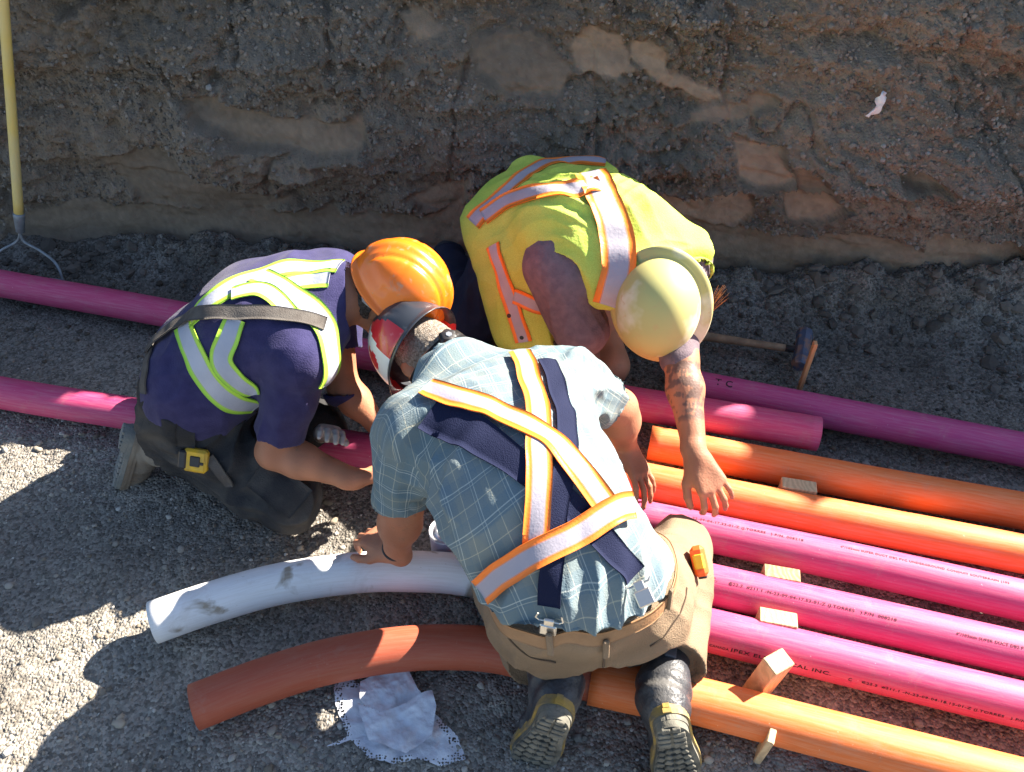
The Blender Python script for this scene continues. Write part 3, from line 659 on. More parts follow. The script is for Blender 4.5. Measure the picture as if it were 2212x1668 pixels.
def head_prims(c, F_, U_, neck):
    S, F_, U_ = frame(F_, U_); A = np.stack([S, F_, U_])
    P = [ell(c+U_*.015, A, (.076, .096, .098), .02), ell(c+F_*.035-U_*.04, A, (.060, .062, .075), .03), cap(c+F_*.065-U_*.085, c+F_*.05-U_*.088, .024, .028, .03),
         cap(c-S*.045-U_*.06-F_*0, c+F_*.055-U_*.085, .028, .022, .03), cap(c+S*.045-U_*.06, c+F_*.055-U_*.085, .028, .022, .03),
         cap(c+F_*.094+U_*.008, c+F_*.116-U_*.028, .009, .013, .012), cap(c+F_*.106-U_*.032-S*.011, c+F_*.106-U_*.032+S*.011, .008, .008, .008),
         cap(c-S*.035+F_*.089+U_*.022, c+S*.035+F_*.089+U_*.022, .011, .011, .014), cap(c-S*.02+F_*.093-U_*.058, c+S*.02+F_*.093-U_*.058, .008, .008, .008),
         cap(c-U_*.04-F_*.03, neck, .056, .062, .03)]
    for sg in (-1, 1):
        e = c+S*sg*.080-F_*.005-U_*.005; Ae = np.stack([nrm(S*sg-F_*.5), nrm(F_*sg+S*.5*1) if 0 else nrm(np.cross(U_, nrm(S*sg-F_*.5))), U_])
        P += [ell(e+U_*.008, Ae, (.008, .019, .028), .006), cap(e-U_*.014+F_*.002, e-U_*.024+F_*.003, .008, .006, .006), cap(c+S*sg*.05+F_*.07-U_*.02, c+S*sg*.05+F_*.06-U_*.02, .022, .022, .03)]
    return P
def hand_prims(W, d, n, thumb, curl=(25, 30, 20), spread=6, size=1.0, per=None, tc=20):
    """W wrist, d wrist->knuckles, n the way the palm faces, thumb = +1/-1 side of d x n"""
    d = nrm(d); n = nrm(np.asarray(n)-d*np.dot(n, d)); s = np.cross(d, n)*thumb; P = []; z = size
    P.append(cap(W-d*.02, W+d*.012, .026*z, .022*z, .02))
    off = [.031, .011, -.010, -.029]; ln = [(.041, .024, .021), (.045, .028, .022), (.042, .026, .021), (.033, .020, .019)]; rr = [.0095, .0098, .0092, .0082]; kl = [.086, .090, .086, .079]
    for i in range(4):
        kn = W+(d*kl[i]+s*off[i])*z; P.append(cap(W+d*.012*z+s*off[i]*.55*z, kn, .0155*z, .0125*z, .016))
    P.append(cap(W+s*.018*z+d*.02*z+n*.006, W+s*.03*z+d*.055*z+n*.01, .017*z, .013*z, .015)); P.append(cap(W-s*.02*z+d*.02*z+n*.005, W-s*.024*z+d*.06*z+n*.005, .015*z, .011*z, .015))
    for i in range(4):
        kn = W+(d*kl[i]+s*off[i])*z; sp = R(spread)*(1.5-i)*.8; c0 = curl if per is None else per[i]; a = 0; p = kn; r0 = rr[i]*z
        dd0 = d*math.cos(sp)+s*math.sin(sp)
        for j in range(3):
            a += R(c0[j]); v = dd0*math.cos(a)+n*math.sin(a); q = p+v*ln[i][j]*z; P.append(cap(p, q, r0, r0*.9, .004)); p = q; r0 *= .9
    t0 = W+(d*.022+s*.022+n*.006)*z; v1 = nrm(s*.75+d*.75+n*.35); t1 = t0+v1*.042*z; v2 = nrm(s*.35+d*.9+n*math.sin(R(tc))); t2 = t1+v2*.034*z; v3 = nrm(s*.1+d*.95+n*math.sin(R(tc*1.5))); t3 = t2+v3*.026*z
    P += [cap(t0, t1, .0155*z, .0125*z, .014), cap(t1, t2, .0118*z, .0108*z, .004), cap(t2, t3, .0108*z, .0088*z, .004)]
    return P
def arm_prims(sh, el, wr, ru=.050, rf=.041, rw=.027, k=.03):
    mid = el+(wr-el)*.32; um = sh+(el-sh)*.4
    return [cap(sh, um, ru*1.12, ru, k), cap(um, el, ru, rf*1.0, k)], [cap(el, mid, rf*1.0, rf*1.06, k), cap(mid, wr, rf*1.04, rw, k)]
def torso_prims(nodes, shL, shR, neck=None, k=.07):
    """nodes: (centre, lateral axis, half width, radius) from the pelvis up; shL/shR: shoulder joints"""
    P = []
    for (a, xa, wa, ra), (b, xb, wb, rb) in zip(nodes[:-1], nodes[1:]):
        for sg in (-1, 0, 1): P.append(cap(a+nrm(xa)*sg*wa, b+nrm(xb)*sg*wb, ra, rb, k))
    c, xc, wc, rc = nodes[-1]
    for sg, sh in ((-1, shL), (1, shR)): P.append(cap(c+nrm(xc)*sg*wc*.8, sh, rc*.92, .060, .06))
    if neck is not None: P += [cap(c, neck, .075, .06, .06), cap(shL, neck, .05, .05, .05), cap(shR, neck, .05, .05, .05)]
    return P
def build(name, prims, h, infl, m, parent, cuts=(), near=(), carve=(), fl=None, fold=0, fs=9, seed=0, col=None, uvf=None, sm=2, post=None, after=()):
    f = Field(list(prims)+list(after), h, infl) if not after else Field(prims, h, infl, bb=after)
    for c in cuts: f.cut(*c)
    for c in near: f.cut_near(*c)
    for p in after: f.union(p, infl)
    if after:
        for c in cuts: f.cut(*c)
    for c in carve: f.carve(*c)
    V, F = f.mesh(sm); N = vnorm(V, F)
    if fl is not None or fold: V = folds(V, N, fl or [], fold, fs, seed)
    if post: V = post(V, N)
    o = mk(name, V, F, m, parent, col=col(V, N) if col else None, uv=uvf(V, N) if uvf else None)
    return o, BVHTree.FromPolygons([Vector(v) for v in V], [tuple(x) for x in F.tolist()]), V
def hitpx(bvh, x, y):
    d = nrm(ray(x, y)); r_ = bvh.ray_cast(Vector((0, 0, CH)), Vector(d)); return np.array(r_[0]) if r_[0] is not None else None
def ribbon(name, pts, width, bvh, m, parent, off=.003, step=.008, nc=7, thick=.0015, px=True, wf=None, smooth_path=True):
    """webbing draped over a garment: pts are survey pixels on the garment, or 3D points"""
    W = []
    for p in pts:
        if len(p) == 2:
            q = hitpx(bvh, *p)
            if q is None: continue
            W.append(q)
        else: W.append(np.array(bvh.find_nearest(Vector(p))[0]))
    Pth, s = resample(spline(W, 8) if smooth_path and len(W) > 2 else np.array(W), step); V = []; UV = []; prevn = None
    base = [];
    for p in Pth:
        co, no, _, _ = bvh.find_nearest(Vector(p)); base.append((np.array(co), np.array(no)))
    Nn = np.array([b[1] for b in base]); Pp = np.array([b[0] for b in base])
    for _ in range(6):
        Nn[1:-1] = (Nn[:-2]+Nn[1:-1]*2+Nn[2:])/4; Pp[1:-1] = (Pp[:-2]+Pp[1:-1]*2+Pp[2:])/4
    T = np.gradient(Pp, axis=0)
    for i in range(len(Pp)):
        n_ = nrm(Nn[i]); t = nrm(T[i]); sd_ = nrm(np.cross(t, n_)); w_ = width*(wf(i/len(Pp)) if wf else 1)
        for j in range(nc):
            v = j/(nc-1); q = Pp[i]+sd_*(v-.5)*w_; co, no, _, _ = bvh.find_nearest(Vector(q)); co = np.array(co); hgt = max((co-Pp[i])@n_, (q-Pp[i])@n_-.012)
            V.append(q+n_*(hgt-(q-Pp[i])@n_+off)); UV.append((s[i], v))
    n_ = len(Pp); V = np.array(V)
    G = V.reshape(n_, nc, 3)
    for _ in range(3):
        G[1:-1] = (G[:-2]+G[1:-1]*2+G[2:])/4
        G[:, 1:-1] = np.where(True, (G[:, :-2]+G[:, 1:-1]*2+G[:, 2:])/4, 0)
    V = G.reshape(-1, 3); Nr = np.repeat(Nn, nc, 0); Nr /= np.linalg.norm(Nr, axis=1)[:, None]; V = V+Nr*.0015
    V2 = np.concatenate([V, V-Nr*(thick+.002)]); F = grid_faces(n_, nc); o_ = n_*nc; F2 = np.concatenate([F[:, ::-1], F+o_])
    side = [(i*nc, i*nc+o_, (i+1)*nc+o_, (i+1)*nc) for i in range(n_-1)]+[(i*nc+nc-1, (i+1)*nc+nc-1, (i+1)*nc+nc-1+o_, i*nc+nc-1+o_) for i in range(n_-1)]
    ends = [(j, j+1, j+1+o_, j+o_) for j in range(nc-1)]+[((n_-1)*nc+j, (n_-1)*nc+j+o_, (n_-1)*nc+j+1+o_, (n_-1)*nc+j+1) for j in range(nc-1)]
    return mk(name, V2, np.concatenate([F2, np.array(side), np.array(ends)]), m, parent, uv=np.array(UV+UV))
def band_nodes(edge, edgew, mid_line=False):
    def fn(c, last):
        n, l, tc = c['n'], c['l'], c['tc']; sx = n.new("ShaderNodeSeparateXYZ"); l.new(tc.outputs["UV"], sx.inputs[0])
        a = n.new("ShaderNodeMath"); a.operation = 'SUBTRACT'; a.inputs[1].default_value = .5; l.new(sx.outputs[1], a.inputs[0])
        b = n.new("ShaderNodeMath"); b.operation = 'ABSOLUTE'; l.new(a.outputs[0], b.inputs[0])
        g = n.new("ShaderNodeMath"); g.operation = 'GREATER_THAN'; g.inputs[1].default_value = .5-edgew; l.new(b.outputs[0], g.inputs[0])
        x = c['mix'](last, c['rgb'](edge), g.outputs[0])
        # stitched thread near the edges
        st = n.new("ShaderNodeMath"); st.operation = 'COMPARE'; st.inputs[1].default_value = .5-edgew+.02; st.inputs[2].default_value = .009; l.new(b.outputs[0], st.inputs[0])
        return c['mix'](x, c['rgb']((.35, .30, .30)), st.outputs[0])
    return fn
def shell_helmet(name, c, F_, U_, m, parent, rx=.118, ry=.148, rz=.150, brim=.012, visor=.045, full=0., ridges=0, colf=None, back_drop=.0, lip=True, ms=None, mi=None):
    """hard hat shell: c is the centre of its rim plane"""
    S, F_, U_ = frame(F_, U_); na, npz = 96, 30; V = []; q = []
    for j in range(npz+1):
        ph = (j/npz)*math.pi/2; cz, sz = math.cos(ph)**.82, math.sin(ph)
        for i in range(na):
            a = 2*math.pi*i/na; ca, sa = math.cos(a), math.sin(a); x, y, z = sa*cz*rx, ca*cz*ry, sz*rz
            rd = 0
            if ridges == 1:      # broad centre crest and two side grooves
                rd = .007*math.exp(-(x/.020)**4)*sstep(.1, .3, sz)-.004*math.exp(-((abs(x)-.048)/.004)**2)*sstep(.2, .35, sz)+.005*sstep(.050, .060, abs(x))*sstep(.25, .5, sz)-.003*math.exp(-((y+.045)/.004)**2)*sstep(.04, .06, abs(x))*sstep(.1, .3, sz)
            if ridges == 2: rd = .004*math.exp(-(x/.010)**2)*sstep(.15, .4, sz)-.0025*math.exp(-((abs(x)-.035)/.007)**2)*sstep(.2, .5, sz)
            n_ = nrm((x/rx**2+1e-9, y/ry**2, z/rz**2)); x += n_[0]*rd; y += n_[1]*rd; z += n_[2]*rd
            V.append((x, y, z))
    F = [(j*na+i, j*na+(i+1) % na, (j+1)*na+(i+1) % na, (j+1)*na+i) for j in range(npz) for i in range(na)]
    # rim: flare outwards, then a rolled lip and an inner wall
    o = len(V); rows = 7
    for r_ in range(rows):
        t = [0, .35, .7, .96, 1.0, .96, .5][r_]; dz = [0, -.003, -.007, -.010, -.013, -.0155, -.008][r_]
        for i in range(na):
            a = 2*math.pi*i/na; ca, sa = math.cos(a), math.sin(a); ext = brim+full+visor*max(0, ca)**2.2*(1 if full == 0 else .4); 
            sc = ext*t; x, y = sa*rx, ca*ry; n_ = nrm((sa/rx, ca/ry, 0)); V.append((x+n_[0]*sc, y+n_[1]*sc, dz*(1+.8*full/.03)-(.010*max(0, ca)*t)-back_drop*max(0, -ca)**2))
    ro = [0]+[o+na*k for k in range(1, rows)]
    for k in range(rows-1):
        for i in range(na): F.append((ro[k]+i, ro[k+1]+i, ro[k+1]+(i+1) % na, ro[k]+(i+1) % na))
    # inner shell
    o2 = len(V)
    for j in range(0, npz+1, 2):
        ph = (j/npz)*math.pi/2; cz, sz = math.cos(ph)**.82, math.sin(ph)
        for i in range(na): a = 2*math.pi*i/na; V.append((math.sin(a)*cz*(rx-.004), math.cos(a)*cz*(ry-.004), sz*(rz-.004)-.004))
    nr = npz//2+1
    for j in range(nr-1):
        for i in range(na): F.append((o2+j*na+i, o2+(j+1)*na+i, o2+(j+1)*na+(i+1) % na, o2+j*na+(i+1) % na))
    for i in range(na): F.append((ro[-1]+i, o2+i, o2+(i+1) % na, ro[-1]+(i+1) % na))
    L = np.array(V); W = c+L[:, :1]*S+L[:, 1:2]*F_+L[:, 2:]*U_
    ob = mk(name, W, np.array(F), m, parent, col=None, uv=L[:, :2], ms=ms, mi=None if mi is None else [mi(L[f].mean(0)) for f in np.array(F)])
    return ob, (S, F_, U_)
def ankle(heel, toe, n):
    d = nrm(toe-heel); n = nrm(np.asarray(n)-d*(np.asarray(n)@d)); return heel+d*.055-n*.085
def boot(root, heel, toe, sole_n, ank, knee, m_up, m_sole, m_welt, size=.30, name="boot", shaft=.34):
    """heel/toe: ends of the sole, sole_n: the way the tread faces, ank/knee: shaft axis"""
    d = nrm(toe-heel); n = nrm(sole_n-d*(sole_n@d)); s = np.cross(d, n); L = size; W = L*.19
    up = -n
    ank = heel+d*.055+up*.085
    P = [cap(heel+d*.04+up*.05, heel+d*.06+up*.06, .042, .042, .03), cap(heel+d*.05+up*.035, heel+d*(L-.055)+up*.030, .034, .040, .03),
         cap(heel+d*(L-.11)+up*.035, heel+d*(L-.05)+up*.032, .045, .040, .03), cap(heel+d*.05+up*.05, ank, .044, .050, .03), cap(heel+d*.10+up*.06, ank+(knee-ank)*.05, .040, .048, .04),
         cap(ank, ank+(knee-ank)*shaft, .050, .058, .03)]
    f = Field(P, .004, 0.)
    f.cut(heel+up*.004, n); f.cut(ank+(knee-ank)*(shaft-.02), knee-ank)
    V, F = f.mesh(2); N = vnorm(V, F)
    dcr = .003*(1-2*np.abs(np.sin(((V-heel)@d)*70+2*nz(V, 8, 1))))*np.exp(-(((V-heel)@d-L*.62)/.05)**2)+.002*nz(V, 14, 2)
    rs = ((V-ank)@nrm(knee-ank)); dcr = dcr+.0035*np.exp(-((rs+.01)/.03)**2)*np.sin(rs*130+nz(V, 6, 0))
    b = mk(name, V+N*dcr[:, None], F, m_up, root)
    def outline(t):         # half width along the sole
        return (.036+.016*sstep(.35, .75, t))*math.sqrt(max(0, 1-(max(0, (t-.80)/.2))**2))*math.sqrt(max(0, 1-(max(0, (.14-t)/.14))**2))*L/.30
    def slab(mb, t0, t1, z0, z1, grow=0., nseg=26):
        Pt = []
        ts = [t0+(t1-t0)*(.5-.5*math.cos(math.pi*i/nseg)) for i in range(nseg+1)]
        ring = [(t, outline(t)+grow) for t in ts]+[(t, -outline(t)-grow) for t in ts[::-1]]
        m_ = len(ring); Vv = [heel+d*(t*L)+s*(y-.006*math.sin(t*3.1))+n*z for z in (z0, z1) for t, y in ring]
        mb.add(Vv, [tuple(range(m_)), tuple(range(2*m_-1, m_-1, -1))]+[(i, (i+1) % m_, m_+(i+1) % m_, m_+i) for i in range(m_)])
    w_ = MB(); slab(w_, -.026, 1.018, -.024, -.014, .007); slab(w_, -.022, 1.016, -.0138, -.003, .009); w_.mk("welt", m_welt, b)
    so = MB(); slab(so, -.005, 1.005, -.0028, .010, .0035); slab(so, .0, .27, .0102, .026, .001)
    k = 0
    for t in np.arange(.36, .96, .082):       # chevron lugs of the tread, and bars on the heel
        hwd = outline(t)-.004
        for sg in (-1, 1):
            for q in (.28, .78):
                c = heel+d*(t*L+.012*(q-.5))+s*sg*hwd*q+n*.0125; a = .5*sg
                ax = np.array([d*math.cos(a)+s*math.sin(a), -d*math.sin(a)+s*math.cos(a), n]); so.bbox(c, ax, (.0075, hwd*.22, .0045), .0015)
    for t in (.035, .10, .165, .23):
        hwd = outline(t)
        for sg in (-1, 1): so.bbox(heel+d*t*L+s*sg*hwd*.48+n*.0285, np.array([d, s, n]), (.0065, hwd*.40, .004), .0015)
    so.mk("sole", m_sole, b)
    return b, (d, s, n)
# ------------------------------------------------------------------ people: materials
m_skin = mat("skin", (1, 1, 1), .55, attr="Col", bump=.16, bs=170, spec=.3, n2=((.24, .14, .09), 60, .62, .85))
m_skin.node_tree.nodes["Principled BSDF"].inputs["Subsurface Weight"].default_value = .08; m_skin.node_tree.nodes["Principled BSDF"].inputs["Subsurface Radius"].default_value = (.02, .008, .004)
SK = np.array([.41, .20, .12])
def skin_col(base, tattoo=None):
    def f(V, N):
        c = np.ones((len(V), 3))*base; c = c*(1+.12*nz(V, 20, 1)[:, None]); r = sstep(.2, .9, nz(V, 9, 2))[:, None]*.2; c = c*(1-r*np.array([0, .35, .45]))
        if tattoo:
            for a, b_, rad, dens in tattoo:
                ab = b_-a; t = ((V-a)@ab)/(ab@ab); dd = np.linalg.norm(V-a-t[:, None]*ab, axis=1); m_ = (t > 0) & (t < 1) & (dd < rad)
                p = .8*sstep(-.3, .3, nz(V, 45, 3)+.8*nz(V, 110, 1)+dens+.4*nz(V, 14, 2))*sstep(0, .12, t)*sstep(1, .88, t)*m_; c = c*(1-p[:, None])+np.array([.10, .075, .07])*p[:, None]
        return np.clip(c, .01, 1)
    return f
m_hairg = mat("grey_cropped_hair", (.42, .38, .33), .8, (.24, .19, .15), 160, bump=1.0, bs=350, spec=.2)
m_haird = mat("dark_greying_hair", (.045, .038, .033), .7, (.16, .15, .14), 170, bump=1.0, bs=300, spec=.2)
m_eye = mat("eye_white", (.7, .68, .65), .3)
m_navy = mat("navy_jersey", (.026, .024, .085), .85, (.040, .036, .11), 30, bump=.25, bs=260, spec=.2, sheen=.1)
m_work = mat("charcoal_canvas", (.036, .036, .038), .9, (.10, .092, .082), 7, bump=.4, bs=240, spec=.15, lo=.45, hi=.7)
m_khaki = mat("khaki_twill", (.27, .20, .135), .9, (.20, .145, .095), 6, bump=.4, bs=260, spec=.15)
m_denim = mat("dark_denim", (.018, .022, .045), .9, (.03, .035, .06), 12, bump=.3, bs=240, spec=.15)
m_mauve = mat("mauve_jersey", (.15, .118, .140), .9, (.20, .155, .175), 40, bump=.3, bs=220, spec=.15)
def mesh_cloth(c, last):
    v = c['n'].new("ShaderNodeTexVoronoi"); v.inputs["Scale"].default_value = 420; c['l'].new(c['tc'].outputs["Object"], v.inputs["Vector"])
    mr = c['n'].new("ShaderNodeMapRange"); mr.inputs[1].default_value = .25; mr.inputs[2].default_value = .6; mr.inputs[3].default_value = .0; mr.inputs[4].default_value = .35; c['l'].new(v.outputs["Distance"], mr.inputs[0])
    return c['mix'](last, c['rgb']((.30, .36, .02)), mr.outputs[0])
m_lime = mat("lime_mesh_fabric", (.62, .74, .15), .75, (.50, .68, .12), 10, uvfn=mesh_cloth, bump=.2, bs=150, spec=.2)
m_orange_edge = mat("silver_tape_orange_edge", (.36, .34, .40), .45, uvfn=band_nodes((.95, .22, .03), .24), spec=.4, bump=.1, bs=200)
m_wide_tape = mat("wide_silver_tape", (.36, .34, .39), .45, (.46, .43, .48), 8, uvfn=band_nodes((.95, .24, .03), .22), spec=.4, bump=.15, bs=90)
m_lime_edge = mat("silver_tape_lime_edge", (.36, .39, .47), .45, (.46, .48, .55), 9, uvfn=band_nodes((.42, .74, .07), .19), spec=.4, bump=.1, bs=120)
m_navyweb = mat("navy_webbing", (.012, .016, .045), .85, bump=.3, bs=400, spec=.15)
m_greyweb = mat("grey_webbing", (.085, .075, .068), .85, (.12, .11, .10), 30, bump=.3, bs=300, spec=.15)
m_leather = mat("tan_leather", (.36, .21, .11), .6, (.28, .16, .08), 12, bump=.2, bs=120, spec=.3)
m_chrome = mat("nickel", (.72, .70, .64), .28, metal=.9)
m_bootup = mat("black_boot_leather", (.035, .038, .046), .42, (.13, .128, .125), 9, bump=.3, bs=110, spec=.5, lo=.48, hi=.72)
m_sole = mat("dusty_rubber_sole", (.10, .098, .085), .85, (.21, .20, .165), 25, bump=.3, bs=150, spec=.2)
m_welt = mat("yellow_welt", (.40, .27, .07), .6, (.16, .14, .11), 30, bump=.2, spec=.3)
m_bootbr = mat("dusty_brown_boot", (.22, .17, .125), .85, (.27, .24, .20), 12, bump=.3, bs=90, spec=.2)
m_band = mat("black_plastic", (.018, .018, .02), .45, spec=.5)
def plaid(c, last):
    n, l = c['n'], c['l']; sx = n.new("ShaderNodeSeparateXYZ"); l.new(c['tc'].outputs["UV"], sx.inputs[0]); x = last
    def lines(o, per, off, wd):
        a = n.new("ShaderNodeMath"); a.operation = 'MULTIPLY_ADD'; a.inputs[1].default_value = 1/per; a.inputs[2].default_value = off+40; l.new(sx.outputs[o], a.inputs[0])
        f = n.new("ShaderNodeMath"); f.operation = 'FRACT'; l.new(a.outputs[0], f.inputs[0]); k = n.new("ShaderNodeMath"); k.operation = 'LESS_THAN'; k.inputs[1].default_value = wd; l.new(f.outputs[0], k.inputs[0]); return k.outputs[0]
    for o in (0, 1):
        x = c['mix'](x, c['rgb']((.09, .17, .24)), c_half(c, lines(o, .060, .15, .42), .25))
        for off, wd, col, st in ((0, .026, (.62, .66, .60), .50), (.10, .020, (.58, .60, .50), .4), (.52, .024, (.60, .56, .40), .42)):
            x = c['mix'](x, c['rgb'](col), c_half(c, lines(o, .060, off, wd), st))
    return x
def c_half(c, f, k):
    m = c['n'].new("ShaderNodeMath"); m.operation = 'MULTIPLY'; m.inputs[1].default_value = k; c['l'].new(f, m.inputs[0]); return m.outputs[0]
m_plaid = mat("blue_plaid_cotton", (.15, .205, .222), .9, (.20, .24, .245), 6, uvfn=plaid, bump=.25, bs=300, spec=.15)
def buckle(root, name, c, ax, h, m): b = MB(); b.bbox(c, ax, h, .002); return b.mk(name, m, root)
def setup(J, y0=None): return {k: JZ(*v) for k, v in J.items()}

def thin(P, k=.82): return [cap(p[1], p[2], p[3]*k, p[4]*k, p[5]) for p in P]
m_sole2 = mat("pale_dusty_sole", (.20, .21, .20), .85, (.29, .28, .25), 20, bump=.3, bs=150, spec=.2)
# ------------------------------------------------------------------ the worker in the navy shirt
J = setup(dict(p0=(405,900,.225), pel=(425,835,.34), mid=(535,735,.45), chest=(685,690,.475), shR=(650,772,.47), elR=(592,975,.22), wrR=(765,1035,.155), elL=(742,838,.24), wrL=(822,925,.14), neck=(745,638,.52), head=(836,645,.50),
 hipR=(405,925,.20), knR=(632,1078,.085), anR=(368,1008,.085)))
J['shL'] = J['shR']+np.array([.02, .35, .01]); J['hipL'] = J['hipR']+np.array([0, .20, 0]); J['knL'] = J['knR']+np.array([.02, .26, .01]); J['anL'] = J['anR']+np.array([-.02, .20, 0])
for k in ('p0', 'pel', 'mid'): J[k] = J[k]+np.array([0, .09, -.02])
J['chest'] = (J['shR']+J['shL'])/2
BL = (JZ(292, 925, .185), JZ(262, 1020, .015), np.array([-.92, -.25, .25]))
J['anR'] = ankle(*BL); oL = np.array([-.02, .22, 0]); J['anL'] = ankle(BL[0]+oL, BL[1]+oL, np.array([-.92, .1, .25]))
L_ = empty("person", (J['p0'][0], J['p0'][1], 0), "kneeling worker in navy shirt and lime reflective straps wearing an orange hard hat", "person")
X = np.array([0, -1., 0]); at_ = nrm(J['chest']-J['mid']); up0 = nrm(J['pel']-J['p0']); hF, hU = np.array([.70, -.20, -.68]), np.array([.66, -.06, .75])
hp = head_prims(J['head'], hF, hU, J['neck'])
N3 = [(J['p0'], X, .085, .112), (J['pel'], X, .075, .115), (J['mid'], X, .075, .115), (J['chest']-at_*.08, X, .09, .110)]
tp_ = torso_prims(N3, J['shL'], J['shR'], J['neck'])
uL, fL = arm_prims(J['shL'], J['elL'], J['wrL'], .050, .043, .029); uR, fR = arm_prims(J['shR'], J['elR'], J['wrR'], .052, .046, .030)
HR = hand_prims(J['wrR'], np.array([.93, .20, -.12]), (.1, .7, .6), -1, curl=(28, 35, 20), size=1.0); HL = hand_prims(J['wrL'], np.array([.8, -.5, -.2]), (-.2, -.4, -.9), 1, curl=(30, 35, 20), size=.98)
legs = []
for s_ in 'LR': legs += [cap(J['hip'+s_], J['kn'+s_], .095, .070, .05), cap(J['kn'+s_], J['kn'+s_]+(J['an'+s_]-J['kn'+s_])*.35, .062, .064, .05), cap(J['kn'+s_]+(J['an'+s_]-J['kn'+s_])*.35, J['an'+s_], .064, .045, .05)]
build("body", tp_+uL+fL+uR+fR+thin(legs)+hp+HL+HR, .0042, 0., m_skin, L_, col=skin_col(SK*np.array([.95, .88, .85])), sm=1)
fl = [(J['knR']*.5+J['hipR']*.5, np.array([0, 1, .6]), .045, .008, .13), (J['anR']*.7+J['knR']*.3, np.array([0, 1, .5]), .035, .008, .10), (J['knR'], np.array([0, 1., 1]), .04, .006, .1), (J['p0'], np.array([.3, 1, 0]), .05, .006, .12)]
pants, bvLP, _ = build("trousers", legs, .0045, .016, m_work, L_, cuts=[(J['pel']+up0*.01, up0)], near=[(J['an'+s_], J['an'+s_]-J['kn'+s_], J['an'+s_], .11) for s_ in 'LR'], after=tp_[:6], fl=[(a_, b_, c_, d_*2.2, e_*1.2) for a_, b_, c_, d_, e_ in fl], fold=.009, fs=7, seed=3)
cr, cl = J['shR']+(J['elR']-J['shR'])*.80, J['shL']+(J['elL']-J['shL'])*.62
fl = [(J['pel']+np.array([0, -.1, .02]), nrm(np.array([1, 0, .25])), .05, .010, .13), (J['p0']*.3+J['pel']*.7+np.array([-.05, -.05, 0]), np.array([.8, -.5, .3]), .045, .007, .12), (J['shR']*.75+J['elR']*.25+np.array([-.06, 0, 0]), np.array([.5, 0, 1]), .045, .008, .10), (cr, nrm(J['elR']-J['shR']), .05, .007, .09), ((J['mid']+J['chest'])/2+np.array([0, -.1, 0]), np.array([.6, 0, -.8]), .06, .006, .13)]
shirt, bvL, _ = build("shirt", tp_+uL+uR, .0045, .020, m_navy, L_, cuts=[(J['pel']-up0*.045, -up0)],
    near=[(cr, J['elR']-J['shR'], cr+nrm(J['elR']-J['shR'])*.07, .098), (cl, J['elL']-J['shL'], cl+nrm(J['elL']-J['shL'])*.07, .09), (J['neck'], J['head']-J['neck'], J['neck']+(J['head']-J['neck'])*.6, .13)],
    carve=[(cap(cr-nrm(J['elR']-J['shR'])*.05, cr+nrm(J['elR']-J['shR'])*.1, .060, .062, .01),), (cap(cl-nrm(J['elL']-J['shL'])*.05, cl+nrm(J['elL']-J['shL'])*.1, .057, .06, .01),)], fl=fl, fold=.004, fs=8, seed=1)
def lb(name, pts, w_, m, off, **k): return ribbon(name, pts, w_, bvL, m, L_, off=off, **k)
lb("vest_strap", [(402,700),(410,740),(426,777),(468,842),(514,872),(556,874)], .070, m_lime_edge, .004)
lb("vest_strap", [(512,690),(492,735),(476,775),(500,812),(556,850)], .060, m_lime_edge, .006)
lb("vest_strap", [(415,690),(455,650),(542,604),(640,578),(735,572)], .078, m_lime_edge, .004)
lb("vest_strap", [(560,600),(610,625),(660,660),(700,705),(712,760),(705,828)], .070, m_lime_edge, .007)
lb("vest_strap", [(505,640),(560,625),(600,650),(625,680)], .050, m_lime_edge, .0095)
lb("vest_strap", [(598,622),(650,606),(712,600)], .062, m_lime_edge, .0035)
lb("overall_strap", [(322,762),(345,735),(402,697),(458,678),(542,678),(620,685),(700,705)], .040, m_greyweb, .013)
lb("overall_strap", [(385,655),(360,690),(335,730),(318,790),(312,850)], .030, m_greyweb, .006)
# pocket flap and hip pouch on the near thigh
def onLP(x, y): return hitpx(bvLP, x, y)
ribbon("pocket_flap", [(398,900),(400,935),(402,965)], .05, bvLP, m_work, L_, off=.008)
ribbon("waistband", [(345,862),(395,878),(460,885),(530,884),(560,880)], .03, bvLP, m_work, L_, off=.010)
ribbon("knee_patch", [(560,1020),(610,1060),(650,1090)], .10, bvLP, m_work, L_, off=.008)
ribbon("hip_strap", [(455,990),(480,1020),(500,1050)], .030, bvLP, m_greyweb, L_, off=.010)
q = hitpx(bvLP, 430, 990)
if q is None: q = JZ(430, 990, .2)
tm = empty("tape_measure", q, "yellow and black tape measure on the hip of the navy shirt worker", "tape measure")
co, no, _, _ = bvLP.find_nearest(Vector(q)); no = nrm(np.array(no)+np.array([-.1, -.8, .5])); tt = nrm(np.array([.12, 0, 1])-no*(np.array([.12, 0, 1])@no)); ss = np.cross(tt, no)
m_yc = mat("yellow_case", (.75, .45, .02), .45, (.5, .32, .05), 30)
b = MB(); b.bbox(q+no*.018, np.array([ss, tt, no]), (.033, .033, .013), .007); b.mk("case", m_yc, tm)
b = MB(); b.bbox(q+no*.024-ss*.033, np.array([ss, tt, no]), (.012, .027, .011), .005); b.mk("bumper", m_band, tm)
b = MB(); b.bbox(q+no*.0305+ss*.002, np.array([ss, tt, no]), (.014, .015, .0035), .002); b.bbox(q+no*.0305+ss*.020-tt*.004, np.array([ss, tt, no]), (.006, .004, .003), .001); b.mk("belt_clip", m_band, tm)
